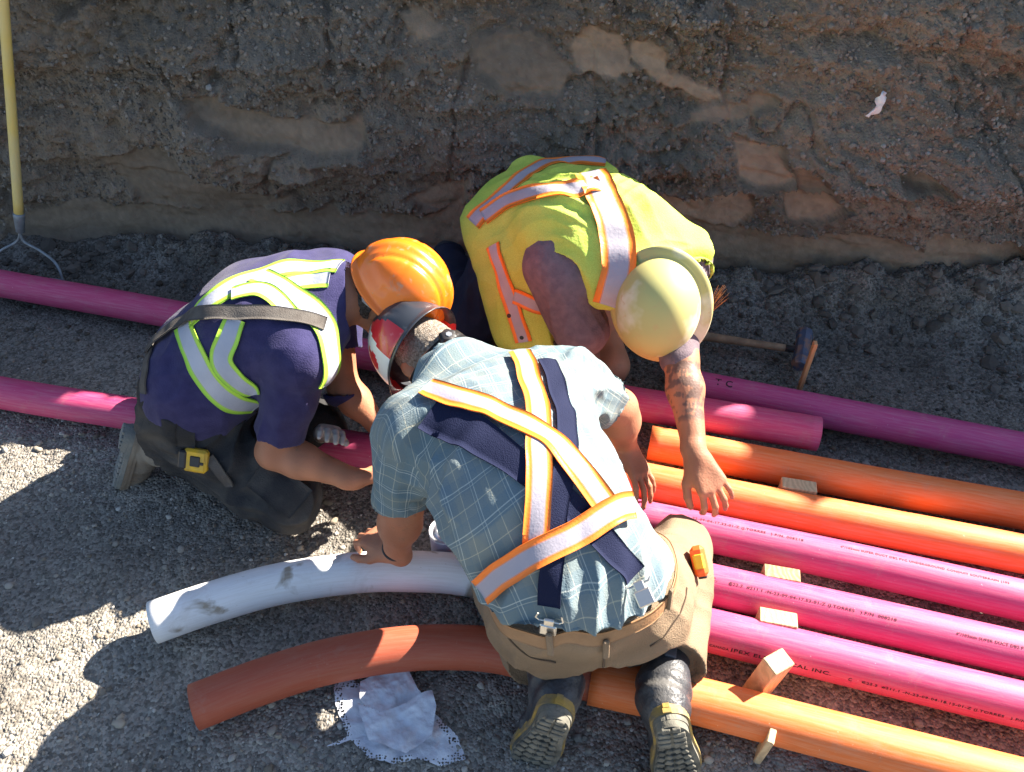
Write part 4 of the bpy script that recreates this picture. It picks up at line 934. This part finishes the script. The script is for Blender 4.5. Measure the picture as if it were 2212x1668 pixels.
# boots: toes tucked, soles facing left
ob, fr = boot(L_, JZ(292, 925, .185), JZ(262, 1020, .015), np.array([-.92, -.25, .25]), J['anR'], J['knR'], m_bootbr, m_sole2, m_bootbr, .275, shaft=.16)
o = np.array([-.02, .22, 0]); boot(L_, JZ(292, 925, .185)+o, JZ(262, 1020, .015)+o, np.array([-.92, .1, .25]), J['anL'], J['knL'], m_bootbr, m_sole2, m_bootbr, .275, shaft=.16)
# head
Sx, Fx, Ux = frame(hF, hU); Ah = np.stack([Sx, Fx, Ux]); hc = J['head']
build("hair", [ell(hc+Ux*.015, Ah, (.0765, .0965, .098), .01), cap(hc-Ux*.02-Fx*.045, hc+(J['neck']-hc)*.72, .062, .064, .03)], .003, .004, m_haird, L_, cuts=[(hc+Fx*.03, Fx), (hc+(J['neck']-hc)*.80, J['neck']-hc)], carve=[(cap(hc-Sx*.12-Ux*.008+Fx*.012, hc+Sx*.12-Ux*.008+Fx*.012, .030, .030, .01),), (cap(hc-Sx*.12-Ux*.07+Fx*.04, hc+Sx*.12-Ux*.07+Fx*.04, .05, .05, .01),)], fold=.001, fs=60)
m_hor = mat("glossy_orange_shell", (.92, .19, .01), .28, (.88, .24, .03), 30, spec=.5, coat=.3, lo=.6, hi=.8, n2=((.62, .30, .16), 34, .62, .74))
hh, _ = shell_helmet("hard_hat", hc+Ux*.046+Fx*.006, hF, hU, m_hor, L_, .116, .140, .145, .010, .040, ridges=1)
m_wpl = mat("white_plastic", (.55, .60, .68), .4)
V = []; arc = [hc+Ux*(.030-.034*math.cos(q))+Sx*math.sin(q)*.094-Fx*(math.cos(q)*.110-.002) for q in np.linspace(-1.5, 1.5, 30)]
for p_ in arc:
    o_ = nrm(p_-hc); V += [p_+Ux*.013+o_*.001, p_+Ux*.014+o_*.003, p_-Ux*.014+o_*.003, p_-Ux*.013+o_*.001]
F = [(i*4+j, (i+1)*4+j, (i+1)*4+(j+1) % 4, i*4+(j+1) % 4) for i in range(29) for j in range(4)]
mk("nape_strap", np.array(V), np.array(F), m_wpl, hh)
b = MB(); kc = arc[15]; b.tube([kc, kc-Fx*.016], [.020, .018], 16); b.mk("ratchet_knob", m_band, hh)
b = MB(); q_ = 0
for q in (-.9, .9):
    p_ = hc+Ux*.030+Sx*math.sin(q)*.104-Fx*math.cos(q)*.126
    n_ = nrm(Sx*math.sin(q)-Fx*math.cos(q)); b = MB(); b.bbox(p_+n_*.001, np.array([np.cross(n_, Ux), Ux, n_]), (.011, .018, .004), .002); b.mk("strap_clip", m_band, hh)

# pale work glove lying in his lap
gp = JZ(698, 938, .19)
g_, _, _ = build("work_glove", hand_prims(gp, np.array([.3, -.3, .5]), (.2, -.9, .1), 1, curl=(20, 30, 25), spread=9, size=.8), .003, .002, mat("pale_knit_glove", (.50, .48, .46), .9, (.36, .33, .30), 20, bump=.3), None)
tag(g_, "pale cotton work glove in the lap of the navy shirt worker", "glove")
# ------------------------------------------------------------------ the worker in the plaid shirt
J = setup(dict(p0=(1270,1298,.28), pel=(1250,1272,.40), mid=(1150,1060,.545), chest=(1062,872,.53), shL=(898,930,.545), shR=(1222,828,.53), elL=(868,1100,.34), wrL=(856,1190,.175), elR=(1335,880,.36), wrR=(1352,965,.20), haR=(1396,1045,.165), head=(930,768,.445), neck=(992,825,.505),
 hipL=(1180,1325,.25), hipR=(1382,1290,.25), knL=(1078,1215,.09), knR=(1462,1190,.09), anL=(1183,1480,.20), anR=(1441,1450,.20)))
BT = dict(L=(JZ(1206, 1526, .215), JZ(1150, 1628, .012), np.array([-.15, -.9, .25])), R=(JZ(1443, 1545, .205), JZ(1458, 1662, .006), np.array([.0, -.9, .25])))
for s_ in 'LR': J['an'+s_] = ankle(*BT[s_])
M_ = empty("person", (J['pel'][0], J['pel'][1]+.1, 0), "kneeling worker seen from behind in blue plaid shirt with orange reflective harness and khaki trousers", "person")
X = nrm(np.array([1, .16, .04])); ax = nrm(np.array([-.10, .16, 1])); Nb = nrm(np.cross(X, ax)); Nb = Nb if Nb[1] < 0 else -Nb; Xs = nrm(J['shR']-J['shL']); at_ = nrm(J['chest']-J['mid'])
hF, hU = np.array([-.12, .16, -.98]), np.array([-.74, .60, .22])
hp = head_prims(J['head'], hF, hU, J['neck']); tp_ = torso_prims([(J['p0'], X, .080, .110), (J['pel'], X, .066, .100), (J['mid']-np.array([0, 0, .03]), X+Xs, .052, .106), (J['chest']-at_*.06-np.array([0, 0, .02]), Xs, .10, .105)], J['shL'], J['shR'], J['neck'])
uL, fL = arm_prims(J['shL'], J['elL'], J['wrL'], .056, .047, .031); uR, fR = arm_prims(J['shR'], J['elR'], J['wrR'], .056, .047, .031)
hdL = nrm(np.array([-.80, .62, .02])); HL = hand_prims(J['wrL']+np.array([0, 0, -.005]), hdL, (.0, .10, -.99), 1, per=[(38, 45, 25), (40, 45, 25), (42, 45, 28), (44, 48, 28)], spread=5, size=1.0)
hdR = nrm(J['haR']-J['wrR']); HR = hand_prims(J['wrR'], hdR, (-.2, -.3, -.9), -1, curl=(8, 22, 18), spread=10, size=1.0)
legs = []
for s_ in 'LR':
    legs += [cap(J['hip'+s_], J['kn'+s_], .105, .072, .05), cap(J['kn'+s_], J['kn'+s_]+(J['an'+s_]-J['kn'+s_])*.35, .066, .066, .05), cap(J['kn'+s_]+(J['an'+s_]-J['kn'+s_])*.35, J['an'+s_], .066, .046, .05)]
glut = [cap(J['pel']+X*s_*.085-ax*.075+Nb*.012, J['pel']+X*s_*.095-Nb*.0, .105, .115, .06) for s_ in (-1, 1)]
body, _, _ = build("body", thin(tp_[:3], .86)+thin(tp_[3:6], .88)+thin(tp_[6:9], .94)+tp_[9:]+thin(uL, .93)+fL+uR+fR+thin(legs)+hp+HL+HR, .0042, 0., m_skin, M_, col=skin_col(SK*np.array([1.0, .92, .9])), sm=1)
# trousers
wst = J['pel']+ax*.03
fl = [(J['p0'], X, .05, .006, .14), (J['knR']*.4+J['hipR']*.6, X, .045, .007, .10), (J['anR'], X, .04, .006, .09), (J['anL'], X, .04, .006, .09), (J['knL'], ax, .05, .008, .12), (J['p0']+np.array([.12, -.08, .03]), X+.4*ax, .035, .006, .08), (J['p0']+np.array([-.12, -.08, .02]), X-.5*ax, .04, .006, .08), (J['p0']+np.array([.0, -.12, -.02]), ax+.1*X, .03, .004, .06), (J['hipR']+X*.05, ax, .05, .005, .1)]
glut = [cap(J['p0']+X*s_*.085-ax*.02-Nb*.02, J['p0']+X*s_*.09+Nb*.012-ax*.015, .094, .098, .06) for s_ in (-1, 1)]
pants, bvP, _ = build("trousers", legs+[cap(J['kn'+s_]+(J['an'+s_]-J['kn'+s_])*.2, J['an'+s_]+(J['kn'+s_]-J['an'+s_])*.1, .072, .078, .04) for s_ in 'LR'], .0045, .013, m_khaki, M_,
    cuts=[(wst, ax)], near=[(J['an'+s_]+(J['kn'+s_]-J['an'+s_])*.20, J['an'+s_]-J['kn'+s_], J['an'+s_]-(J['kn'+s_]-J['an'+s_])*.06, .135) for s_ in 'LR'], after=tp_[:3]+glut+[cap(J['p0']+X*s_*.08, J['pel']+X*s_*.075+ax*.10, .112, .104, .05) for s_ in (-1, 1)], fl=[(a_, b_, c_, d_*1.4, e_) for a_, b_, c_, d_, e_ in fl], fold=.006, fs=7, seed=1)
# plaid shirt
def uvs(V, N):
    pv = np.array([J['p0'], J['pel'], J['mid'], J['chest'], J['neck']]); dl = np.r_[0, np.cumsum(np.linalg.norm(np.diff(pv, axis=0), axis=1))]; PS, ss_ = resample(spline(pv, 10), .02)
    d2 = ((V[:, None, :]-PS[None])**2).sum(2); W_ = np.exp(-(d2-d2.min(1)[:, None])/.006); W_ /= W_.sum(1)[:, None]; v = W_@ss_; cen = W_@PS
    tx = nrm(Xs+X); u = (V-cen)@tx; side = np.maximum(np.abs(u)-.12, 0); w_ = (V-cen)@nrm(np.array([0, -.5, .8])); u = u+np.sign(u)*np.maximum(.03-w_, 0)*.8
    v = np.interp(v, [0, .3, 1], [0, .3, 1]); v = v+.35*(w_-.12)*np.where(v < .25, 1, .0)*0
    uv = np.stack([u, v], 1)
    for s_ in 'LR':
        a, b_ = J['sh'+s_], J['el'+s_]; ab = nrm(b_-a); t = (V-a)@ab; r_ = V-a-t[:, None]*ab; e1 = nrm(Nb-ab*(Nb@ab)); e2 = np.cross(ab, e1); an = np.arctan2(r_@e2, r_@e1); L = np.linalg.norm(b_-a)
        sel = (t > .025) & (t < L+.15) & (np.linalg.norm(r_, axis=1) < .11) & (((V-J['chest'])@Xs)*(1 if s_ == 'R' else -1) > .10); uv[sel] = np.stack([an[sel]*.068, t[sel]], 1)
    # the weave follows the drape a little
    return uv+.010*np.stack([nz(V, 4, 0), nz(V, 4, 1)], 1)
cl, cr = J['shL']+(J['elL']-J['shL'])*.92, J['shR']+(J['elR']-J['shR'])*.66
fl = [(J['shL']*.8+J['pel']*.2, nrm(J['pel']-J['shL']), .055, .008, .13), (J['shR']*.75+J['pel']*.25, nrm(J['pel']*.6+J['chest']*.4-J['shR']), .05, .008, .12), (J['shR'], nrm(J['elR']-J['shR'])+Xs*.3, .045, .007, .09), (J['shL'], nrm(J['elL']-J['shL']), .05, .007, .1),
      (J['pel']+ax*.10+Nb*.1, ax+.2*X, .05, .008, .12), (J['pel']+ax*.08+X*.12, ax, .045, .008, .1), (J['chest']+ax*.02, Xs, .05, .004, .1), ((J['pel']+J['chest'])/2-Xs*.12, nrm(ax*.5-Xs), .06, .007, .14), ((J['pel']+J['chest'])/2+Xs*.12, nrm(ax*.6+Xs*.5), .06, .006, .12)]
shirt, bvM, _ = build("shirt", tp_+[p for p in uL+uR]+[cap(J['chest']-ax*.02+Nb*.02, J['neck'], .078, .072, .05)], .0045, .021, m_plaid, M_,
    cuts=[(J['pel']+ax*.045, -ax)], near=[(cl, J['elL']-J['shL'], cl+nrm(J['elL']-J['shL'])*.075, .098), (cr, J['elR']-J['shR'], cr+nrm(J['elR']-J['shR'])*.07, .095), (J['neck']+(J['head']-J['neck'])*.12, J['head']-J['neck'], J['neck']+(J['head']-J['neck'])*.6, .12)],
    carve=[(cap(cl-nrm(J['elL']-J['shL'])*.05, cl+nrm(J['elL']-J['shL'])*.1, .062, .064, .01),), (cap(cr-nrm(J['elR']-J['shR'])*.05, cr+nrm(J['elR']-J['shR'])*.1, .062, .064, .01),), (cap(J['neck']-(J['head']-J['neck'])*.1, J['head'], .068, .07, .01),)],
    fl=[(a_, b_, c_, d_*1.35, e_*1.1) for a_, b_, c_, d_, e_ in fl], fold=.0075, fs=8, seed=2, uvf=uvs)
# collar
cn_ = J['neck']+(J['head']-J['neck'])*.02; hd_ = nrm(J['head']-J['neck']); e1 = nrm(np.cross(hd_, (0, 0, 1.))); e2 = np.cross(hd_, e1)
V = []; 
for i in range(48):
    q = 2*math.pi*i/48; o_ = e1*math.cos(q)+e2*math.sin(q)
    for r_, z_ in ((.070, .028), (.073, .031), (.082, .006), (.095, -.016), (.094, -.019), (.080, .002), (.070, .024)): V.append(cn_+o_*r_*(1+.03*math.sin(q*3))+hd_*z_)
F = [(i*7+j, ((i+1) % 48)*7+j, ((i+1) % 48)*7+(j+1) % 7, i*7+(j+1) % 7) for i in range(48) for j in range(7)]
mk("collar", np.array(V), np.array(F), m_plaid, M_, uv=np.array(V)[:, :2])
# suspenders, reflective harness, belt
def front(bvs, x, y):
    o = Vector((0, 0, CH)); d = Vector(nrm(ray(x, y))); h = [b_.ray_cast(o, d) for b_ in bvs]; h = [k for k in h if k[0] is not None]; k = min(h, key=lambda k: k[3]); return np.array(k[0]), np.array(k[1])
ribbon("suspender", [(928,888),(1000,925),(1075,972),(1150,1028),(1216,1080),(1273,1132),(1320,1184),(1368,1243)], .052, bvM, m_navyweb, M_, off=.006, wf=lambda t: 1.65-.65*float(sstep(.1, .55, t)))
ribbon("suspender", [(1180,780),(1205,850),(1222,930),(1218,1010),(1200,1100),(1193,1200),(1188,1305)], .044, bvM, m_navyweb, M_, off=.008)
ribbon("harness_strap", [(1124,768),(1147,826),(1162,890),(1164,955),(1160,1060),(1157,1180)], .050, bvM, m_orange_edge, M_, off=.012)
ribbon("harness_strap", [(925,845),(985,862),(1056,885),(1125,918),(1180,950),(1232,999),(1275,1050),(1308,1095)], .052, bvM, m_orange_edge, M_, off=.015)
ribbon("harness_strap", [(1052,1268),(1100,1230),(1149,1195),(1200,1168),(1252,1144),(1325,1097),(1356,1092),(1403,1123)], .054, bvM, m_orange_edge, M_, off=.017)
ring = [tuple(wst-ax*.022+X*math.cos(q)*.26+Nb*math.sin(q)*.2) for q in np.linspace(-.7, math.pi+.7, 34)]
bl_ = ribbon("belt", ring, .036, bvP, m_leather, M_, off=.004, smooth_path=False)
def onP(x, y): q = hitpx(bvP, x, y); return q
for (x, y) in ((1190, 1385), (1306, 1395), (1440, 1290)):
    q = hitpx(bvP, x, y)
    if q is not None:
        co, no, _, _ = bvP.find_nearest(Vector(q)); no = np.array(no); t = nrm(ax-no*(ax@no)); b = MB(); b.bbox(q+no*.008, np.array([np.cross(t, no), t, no]), (.0065, .030, .004), .002); b.mk("belt_loop", m_khaki, M_)
for (x, y, x2, y2) in ((1190, 1322, 1186, 1352), (1376, 1255, 1388, 1282)):
    q, no = front((bvM, bvP), x, y); q2, n2 = front((bvM, bvP), x2, y2); no = nrm(nrm(np.array([0, 0, CH])-q)+.4*no); q2 = q+nrm(q2-q)*.032; q = q+no*.004; q2 = q2+no*.004
    t = nrm(q2-q); no = nrm(no-t*(no@t)); s_ = np.cross(t, no); b = MB()
    b.tube([q-s_*.022-t*.012+no*.014, q-s_*.026+no*.016, q-s_*.02+t*.006+no*.016, q+s_*.02+t*.006+no*.016, q+s_*.026+no*.016, q+s_*.022-t*.012+no*.014], .0018, 6)
    b.bbox(q+t*.012+no*.016, np.array([s_, t, no]), (.010, .012, .003), .0015); b.bbox(q2+no*.017, np.array([s_, t, no]), (.0165, .0155, .004), .003); b.mk("suspender_clip", m_chrome, M_)
# stitched seams and pocket edges on the seat
def seam(name, pts, bvh, m, parent, wd=.004, off=.0015): return ribbon(name, pts, wd, bvh, m, parent, off=off, nc=3, thick=.001)
m_seam = mat("dark_stitching", (.11, .08, .055), .9)
seam("seat_seam", [(1303,1405),(1304,1425),(1303,1440)], bvP, m_seam, M_)
seam("pocket_edge", [(1090,1345),(1105,1385),(1150,1420),(1200,1430)], bvP, m_seam, M_)
seam("pocket_edge", [(1404,1395),(1440,1365),(1470,1320),(1482,1270)], bvP, m_seam, M_)
# orange tape measure clipped at the right hip
q = hitpx(bvP, 1492, 1215)
if q is None: q = J['hipR']+X*.13
tm = empty("tape_measure", q, "orange tape measure clipped to belt of the plaid shirt worker", "tape measure")
co, no, _, _ = bvP.find_nearest(Vector(q)); no = nrm(np.array(no)*.6+np.array([.8, 0, .1])); tt = nrm(np.array([.05, -.75, -.55])-no*(np.array([.05, -.75, -.55])@no)); ss = np.cross(tt, no)
m_tape = mat("orange_case", (.90, .13, .02), .4, spec=.5)
b = MB(); b.bbox(q+no*.020, np.array([ss, tt, no]), (.034, .036, .017), .009); b.mk("case", m_tape, tm)
b = MB(); b.bbox(q+no*.020+ss*.0, np.array([ss, tt, no]), (.036, .020, .0125), .005); b.mk("grip", mat("yellow_grip", (.75, .42, .03), .5), tm)
b = MB(); b.bbox(q+no*.021+tt*.034+ss*.01, np.array([ss, tt, no]), (.016, .006, .010), .002); b.mk("tape_mouth", m_band, tm)
# boots
for s_, heel, toe, sn in [(k, *BT[k]) for k in 'LR']:
    ob, fr = boot(M_, heel, toe, np.array(sn), J['an'+s_], J['kn'+s_], m_bootup, m_sole, m_welt, .285, shaft=.5)
    d_, s2, n_ = fr; up_ = nrm(J['kn'+s_]-J['an'+s_]); q = J['an'+s_]+up_*.075+np.array([0, 0, .052]); nn = nrm(np.array([0, -.25, .97])-up_*(np.array([0, -.25, .97])@up_))
    q = J['an'+s_]+up_*.085+nn*.060; b = MB(); b.bbox(q, np.array([np.cross(up_, nn), up_, nn]), (.013, .032, .004), .002); b.mk("pull_tab", mat("grey_webbing_tab", (.10, .10, .11), .8), ob)
# hair, helmet, wristband
Sx, Fx, Ux = frame(hF, hU); Ah = np.stack([Sx, Fx, Ux]); hc = J['head']
build("hair", [ell(hc+Ux*.015, Ah, (.0765, .0965, .098), .01), cap(hc-Ux*.02-Fx*.045, hc-Ux*.055-Fx*.045, .050, .048, .03)], .003, .0035, m_hairg, M_, cuts=[(hc+Fx*.02, Fx), (hc-Ux*.075, -Ux)], carve=[(cap(hc-Sx*.12-Ux*.005+Fx*.01, hc+Sx*.12-Ux*.005+Fx*.01, .030, .030, .01),)], fold=.001, fs=60)
m_flag = bpy.data.materials.new("flag_shell"); bpy.data.materials.remove(m_flag)
m_hblk = mat("scuffed_black_shell", (.03, .035, .045), .32, (.16, .17, .18), 26, spec=.5, coat=.3, lo=.60, hi=.78, detail=8)
m_hred = mat("red_shell", (.60, .02, .03), .3, (.7, .2, .2), 40, spec=.5, coat=.3, lo=.62, hi=.8); m_hwht = mat("white_shell", (.78, .78, .78), .3, (.5, .3, .3), 30, spec=.5, coat=.3, lo=.62, hi=.8)
hcen = hc+Ux*.040+Fx*.012
def leaf_in(y, z):
    # simplified eleven point maple leaf centred on the side panel
    r_ = math.hypot(y, z); a = math.atan2(z, y); return r_ < .030*(.62+.38*abs(math.cos(2.5*a+.8))**.7+.14*math.cos(11*a))
def hmi(p):
    x, y, z = p
    if x > -.058 and z > .0 and not (x > .03): return 0
    if x > .0: return 0 if z > .03 and x < .06 else (1 if y > -.02 else 0)
    if z < -.001: return 0
    yy = y+.0; 
    if yy < -.055 or yy > .062: return 1
    return 1 if leaf_in(yy-.003, z-.065) else 2
shell_helmet("hard_hat", hcen, hF, hU, m_hblk, M_, .120, .145, .145, .008, .042, ridges=2, ms=[m_hblk, m_hred, m_hwht], mi=hmi)
hh = [o for o in C.objects if o.name.startswith("hard_hat")][-1]
# nape strap with its ratchet knob
b = MB(); arc = []
for q in np.linspace(-1.75, 1.75, 40): arc.append(hc-Ux*(.030+.022*math.cos(q))+Sx*math.sin(q)*.088-Fx*math.cos(q)*.106)
V = []
for p_ in arc:
    o_ = nrm(p_-(hc-Ux*.03)); V += [p_+Ux*.014+o_*.001, p_+Ux*.015+o_*.003, p_-Ux*.015+o_*.003, p_-Ux*.014+o_*.001]
F = [(i*4+j, (i+1)*4+j, (i+1)*4+(j+1) % 4, i*4+(j+1) % 4) for i in range(39) for j in range(4)]
mk("nape_strap", np.array(V), np.array(F), m_band, hh)
kc = arc[20]+nrm(arc[20]-(hc-Ux*.03))*.004; kn = -Fx; b = MB(); V = []
for z_, r_ in ((0, .024), (.008, .024), (.010, .021), (.014, .020), (.016, .017)):
    for i in range(48): q = 2*math.pi*i/48; rr_ = r_*(1+.07*math.cos(6*q)); V.append(kc+kn*z_+(Sx*math.cos(q)+Ux*math.sin(q))*rr_)
F = [(j*48+i, j*48+(i+1) % 48, (j+1)*48+(i+1) % 48, (j+1)*48+i) for j in range(4) for i in range(48)]+[tuple(range(192, 240))]
mk("ratchet_knob", np.array(V), F, m_band, hh)
b = MB(); b.tube([kc+kn*.0165, kc+kn*.018], [.009, .008], 6); b.mk("knob_cap", mat("grey_plastic", (.2, .22, .25), .4), hh)
wv = nrm(J['wrL']-J['elL']); pc = J['wrL']-wv*.012; e1 = nrm(np.cross(wv, (1, 0, 0))); e2 = np.cross(wv, e1); ringp = [pc+(e1*math.cos(q)+e2*math.sin(q))*.0335 for q in np.linspace(0, 2*math.pi, 33)]
b = MB(); b.tube(ringp, .0042, 8, cap=False); b.mk("wristband", m_band, M_, True)
# ------------------------------------------------------------------ the worker in the yellow vest
J = setup(dict(p0=(1150,475,.40), pel=(1185,470,.45), mid=(1265,500,.495), chest=(1365,560,.475), shR=(1218,600,.45), shL=(1478,560,.46), elR=(1243,715,.27), wrR=(1288,850,.14), elL=(1470,775,.36), wrL=(1502,985,.26), haL=(1545,1060,.215), head=(1428,655,.455), neck=(1395,610,.475),
 hipR=(1120,500,.36), hipL=(1215,450,.36), knR=(1012,700,.09), knL=(1318,790,.09)))
J['anR'] = J['knR']+np.array([-.10, .42, .02]); J['anL'] = J['knL']+np.array([-.12, .44, .02])
Y_ = empty("person", (J['p0'][0], J['p0'][1], 0), "worker bending forward in lime vest, mauve T-shirt and jeans wearing a pale yellow hard hat", "person")
Xs = nrm(J['shL']-J['shR']); X = nrm(Xs*.7+np.array([.75, .5, 0])*.3); at_ = nrm(J['chest']-J['mid']); ax = nrm(J['pel']-J['p0'])
hF, hU = np.array([-.02, -.28, -.96]), np.array([-.40, -.88, .36])
hp = head_prims(J['head'], hF, hU, J['neck'])
tp_ = torso_prims([(J['p0'], X, .085, .112), (J['pel'], X, .075, .110), (J['mid'], Xs, .075, .112), (J['chest']-at_*.07, Xs, .095, .105)], J['shR'], J['shL'], J['neck'])
uR, fR = arm_prims(J['shR'], J['elR'], J['wrR'], .052, .046, .030); uL, fL = arm_prims(J['shL'], J['elL'], J['wrL'], .052, .046, .030)
HLh = hand_prims(J['wrL'], nrm(J['haL']-J['wrL']), (-.15, .7, -.6), -1, per=[(28, 38, 25), (24, 34, 22), (20, 30, 20), (18, 26, 18)], spread=11, size=1.08, tc=15); HRh = hand_prims(J['wrR'], np.array([.3, -.7, -.6]), (0, -.3, -.9), 1, curl=(30, 35, 20))
legs = []
for s_ in 'LR': legs += [cap(J['hip'+s_], J['kn'+s_], .10, .072, .05), cap(J['kn'+s_], J['kn'+s_]+(J['an'+s_]-J['kn'+s_])*.35, .064, .066, .05), cap(J['kn'+s_]+(J['an'+s_]-J['kn'+s_])*.35, J['an'+s_], .066, .046, .05)]
build("body", tp_+uL+fL+uR+fR+thin(legs)+hp+HLh+HRh, .0042, 0., m_skin, Y_, col=skin_col(SK*np.array([.95, .9, .9]), [(J['elL']+(J['wrL']-J['elL'])*.05, J['elL']+(J['wrL']-J['elL'])*.72, .07, .1), (J['elR']-(J['wrR']-J['elR'])*.05, J['elR']+(J['wrR']-J['elR'])*.9, .07, .35)]), sm=1)
build("trousers", legs, .005, .018, m_denim, Y_, cuts=[(J['pel']-ax*.01, ax)], near=[(J['an'+s_], J['an'+s_]-J['kn'+s_], J['an'+s_], .11) for s_ in 'LR'], after=tp_[:3], fl=[(J['knR']*.7+J['hipR']*.3, np.array([0, .3, 1]), .045, .008, .12), (J['knL']*.7+J['hipL']*.3, np.array([0, .3, 1]), .045, .008, .12)], fold=.006, fs=8, seed=2)
cr, cl = J['shR']+(J['elR']-J['shR'])*.86, J['shL']+(J['elL']-J['shL'])*.30
dR, dL = nrm(J['elR']-J['shR']), nrm(J['elL']-J['shL'])
build("t_shirt", tp_[3:]+uL+[cap(JZ(1200,575,.47), JZ(1255,712,.32), .086, .074, .03)], .0045, .012, m_mauve, Y_,
    near=[(cr+dR*.02, dR-.2*Xs, cr+dR*.09, .11), (cl, dL, cl+dL*.07, .09), (J['neck']+(J['head']-J['neck'])*.1, J['head']-J['neck'], J['neck']+(J['head']-J['neck'])*.6, .12)],
    carve=[(cap(cr-dR*.03, cr+dR*.12, .062, .070, .01),), (cap(cl-dL*.05, cl+dL*.1, .060, .062, .01),)],
    fl=[(J['shR']*.5+J['elR']*.5, nrm(np.cross(dR, Xs)+.8*Xs), .040, .008, .10), (cr, nrm(Xs+.3*dR), .032, .006, .08)], fold=.004, fs=9, seed=1)
# vest: torso shell, flared hem, front panel hanging down
def Pq(a, b, r1, r2, k=.05): return cap(JZ(*a), JZ(*b), r1, r2, k)
hang = [Pq((1050,520,.43), (1098,728,.235), .030, .014), Pq((1085,545,.43), (1130,735,.235), .030, .014), Pq((1120,560,.43), (1165,735,.24), .030, .014), Pq((1150,580,.42), (1198,732,.25), .030, .014)]
flare = [Pq((1048,480,.44), (1150,385,.50), .045, .040, .04), Pq((1150,385,.50), (1290,385,.50), .040, .040, .04), Pq((1070,500,.44), (1180,430,.48), .07, .07, .05)]
def vpost(V, N): return V
fl = [(J['mid']+np.array([-.05, 0, .1]), nrm(at_+.3*Xs), .06, .009, .15), (J['shR']+at_*-.12, nrm(Xs+.6*at_), .05, .009, .12), (JZ(1120,640,.36), np.array([.2, 0, 1]), .05, .007, .13), (J['chest']+np.array([0, 0, .08]), nrm(at_-.4*Xs), .06, .006, .13), (J['pel']+np.array([0, 0, .1]), Xs, .06, .007, .13), (J['mid']+np.array([.05, 0, .1]), nrm(Xs-.5*at_), .04, .006, .12), (JZ(1215,520,.5), nrm(at_+Xs*.4), .035, .008, .10)]
vest, bvV, _ = build("vest", tp_+hang+flare, .0045, .031, m_lime, Y_, cuts=[(JZ(1165,400,.50)*.0+J['p0']-ax*.02, -ax)] , near=[(J['neck']+at_*.03, J['head']-J['neck'], J['neck']+at_*.09, .12)],
    carve=[(cap(JZ(1205,590,.535), JZ(1252,715,.40), .078, .084, .01),), (cap(JZ(1205,600,.47), JZ(1255,720,.30), .080, .095, .01),), (cap(J['shL']+Xs*.03, J['shL']+Xs*.14, .066, .09, .01),), (cap(J['shL']+dL*.05, cl+dL*.1, .08, .085, .01),)], fl=fl, fold=.006, fs=6, seed=3, sm=4)
def vb(name, pts, w_, m, off, **k): return ribbon(name, pts, w_, bvV, m, Y_, off=off, **k)
vb("reflective_tape", [(1022,482),(1062,440),(1110,400),(1168,358),(1235,345),(1308,350)], .078, m_wide_tape, .005)
vb("reflective_tape", [(1045,470),(1095,434),(1168,412),(1251,408),(1300,400)], .066, m_wide_tape, .007)
vb("reflective_tape", [(1275,375),(1300,420),(1325,480),(1338,540),(1338,595),(1318,655)], .098, m_wide_tape, .009)
vb("reflective_tape", [(1066,530),(1082,580),(1101,640),(1121,700),(1132,738)], .055, m_wide_tape, .005)
vb("reflective_tape", [(1112,638),(1150,655),(1190,668)], .050, m_wide_tape, .007)
for x, y in ((1101, 682), (1128, 728), (1198, 742)):
    q = hitpx(bvV, x, y)
    if q is not None:
        co, no, _, _ = bvV.find_nearest(Vector(q)); no = np.array(no); b = MB(); b.tube([q, q+no*.007], [.008, .007], 12); b.mk("snap_button", m_band, Y_)
# boots
for s_, dx in (('L', .05), ('R', -.05)):
    a = J['an'+s_]; boot(Y_, a+np.array([0, .085, .055]), a+np.array([0, .095, -.10]), np.array([0, .95, .2]), a, J['kn'+s_], m_bootup, m_sole, m_welt, .27)
# head
Sx, Fx, Ux = frame(hF, hU); Ah = np.stack([Sx, Fx, Ux]); hc = J['head']
build("hair", [ell(hc+Ux*.015, Ah, (.0765, .0965, .098), .01), cap(hc-Ux*.02-Fx*.045, hc-Ux*.055-Fx*.045, .050, .048, .03)], .003, .0035, m_haird, Y_, cuts=[(hc+Fx*.02, Fx), (hc-Ux*.075, -Ux)], carve=[(cap(hc-Sx*.12-Ux*.005+Fx*.01, hc+Sx*.12-Ux*.005+Fx*.01, .030, .030, .01),)], fold=.001, fs=60)
m_hy = mat("scuffed_yellow_shell_glare", (.47, .445, .17), .6, (.66, .64, .46), 5, spec=.4, n2=((.50, .38, .16), 28, .60, .8), lo=.50, hi=.58)  # whitish noise blotches imitate overexposed sunlight; brown ones are scuffs
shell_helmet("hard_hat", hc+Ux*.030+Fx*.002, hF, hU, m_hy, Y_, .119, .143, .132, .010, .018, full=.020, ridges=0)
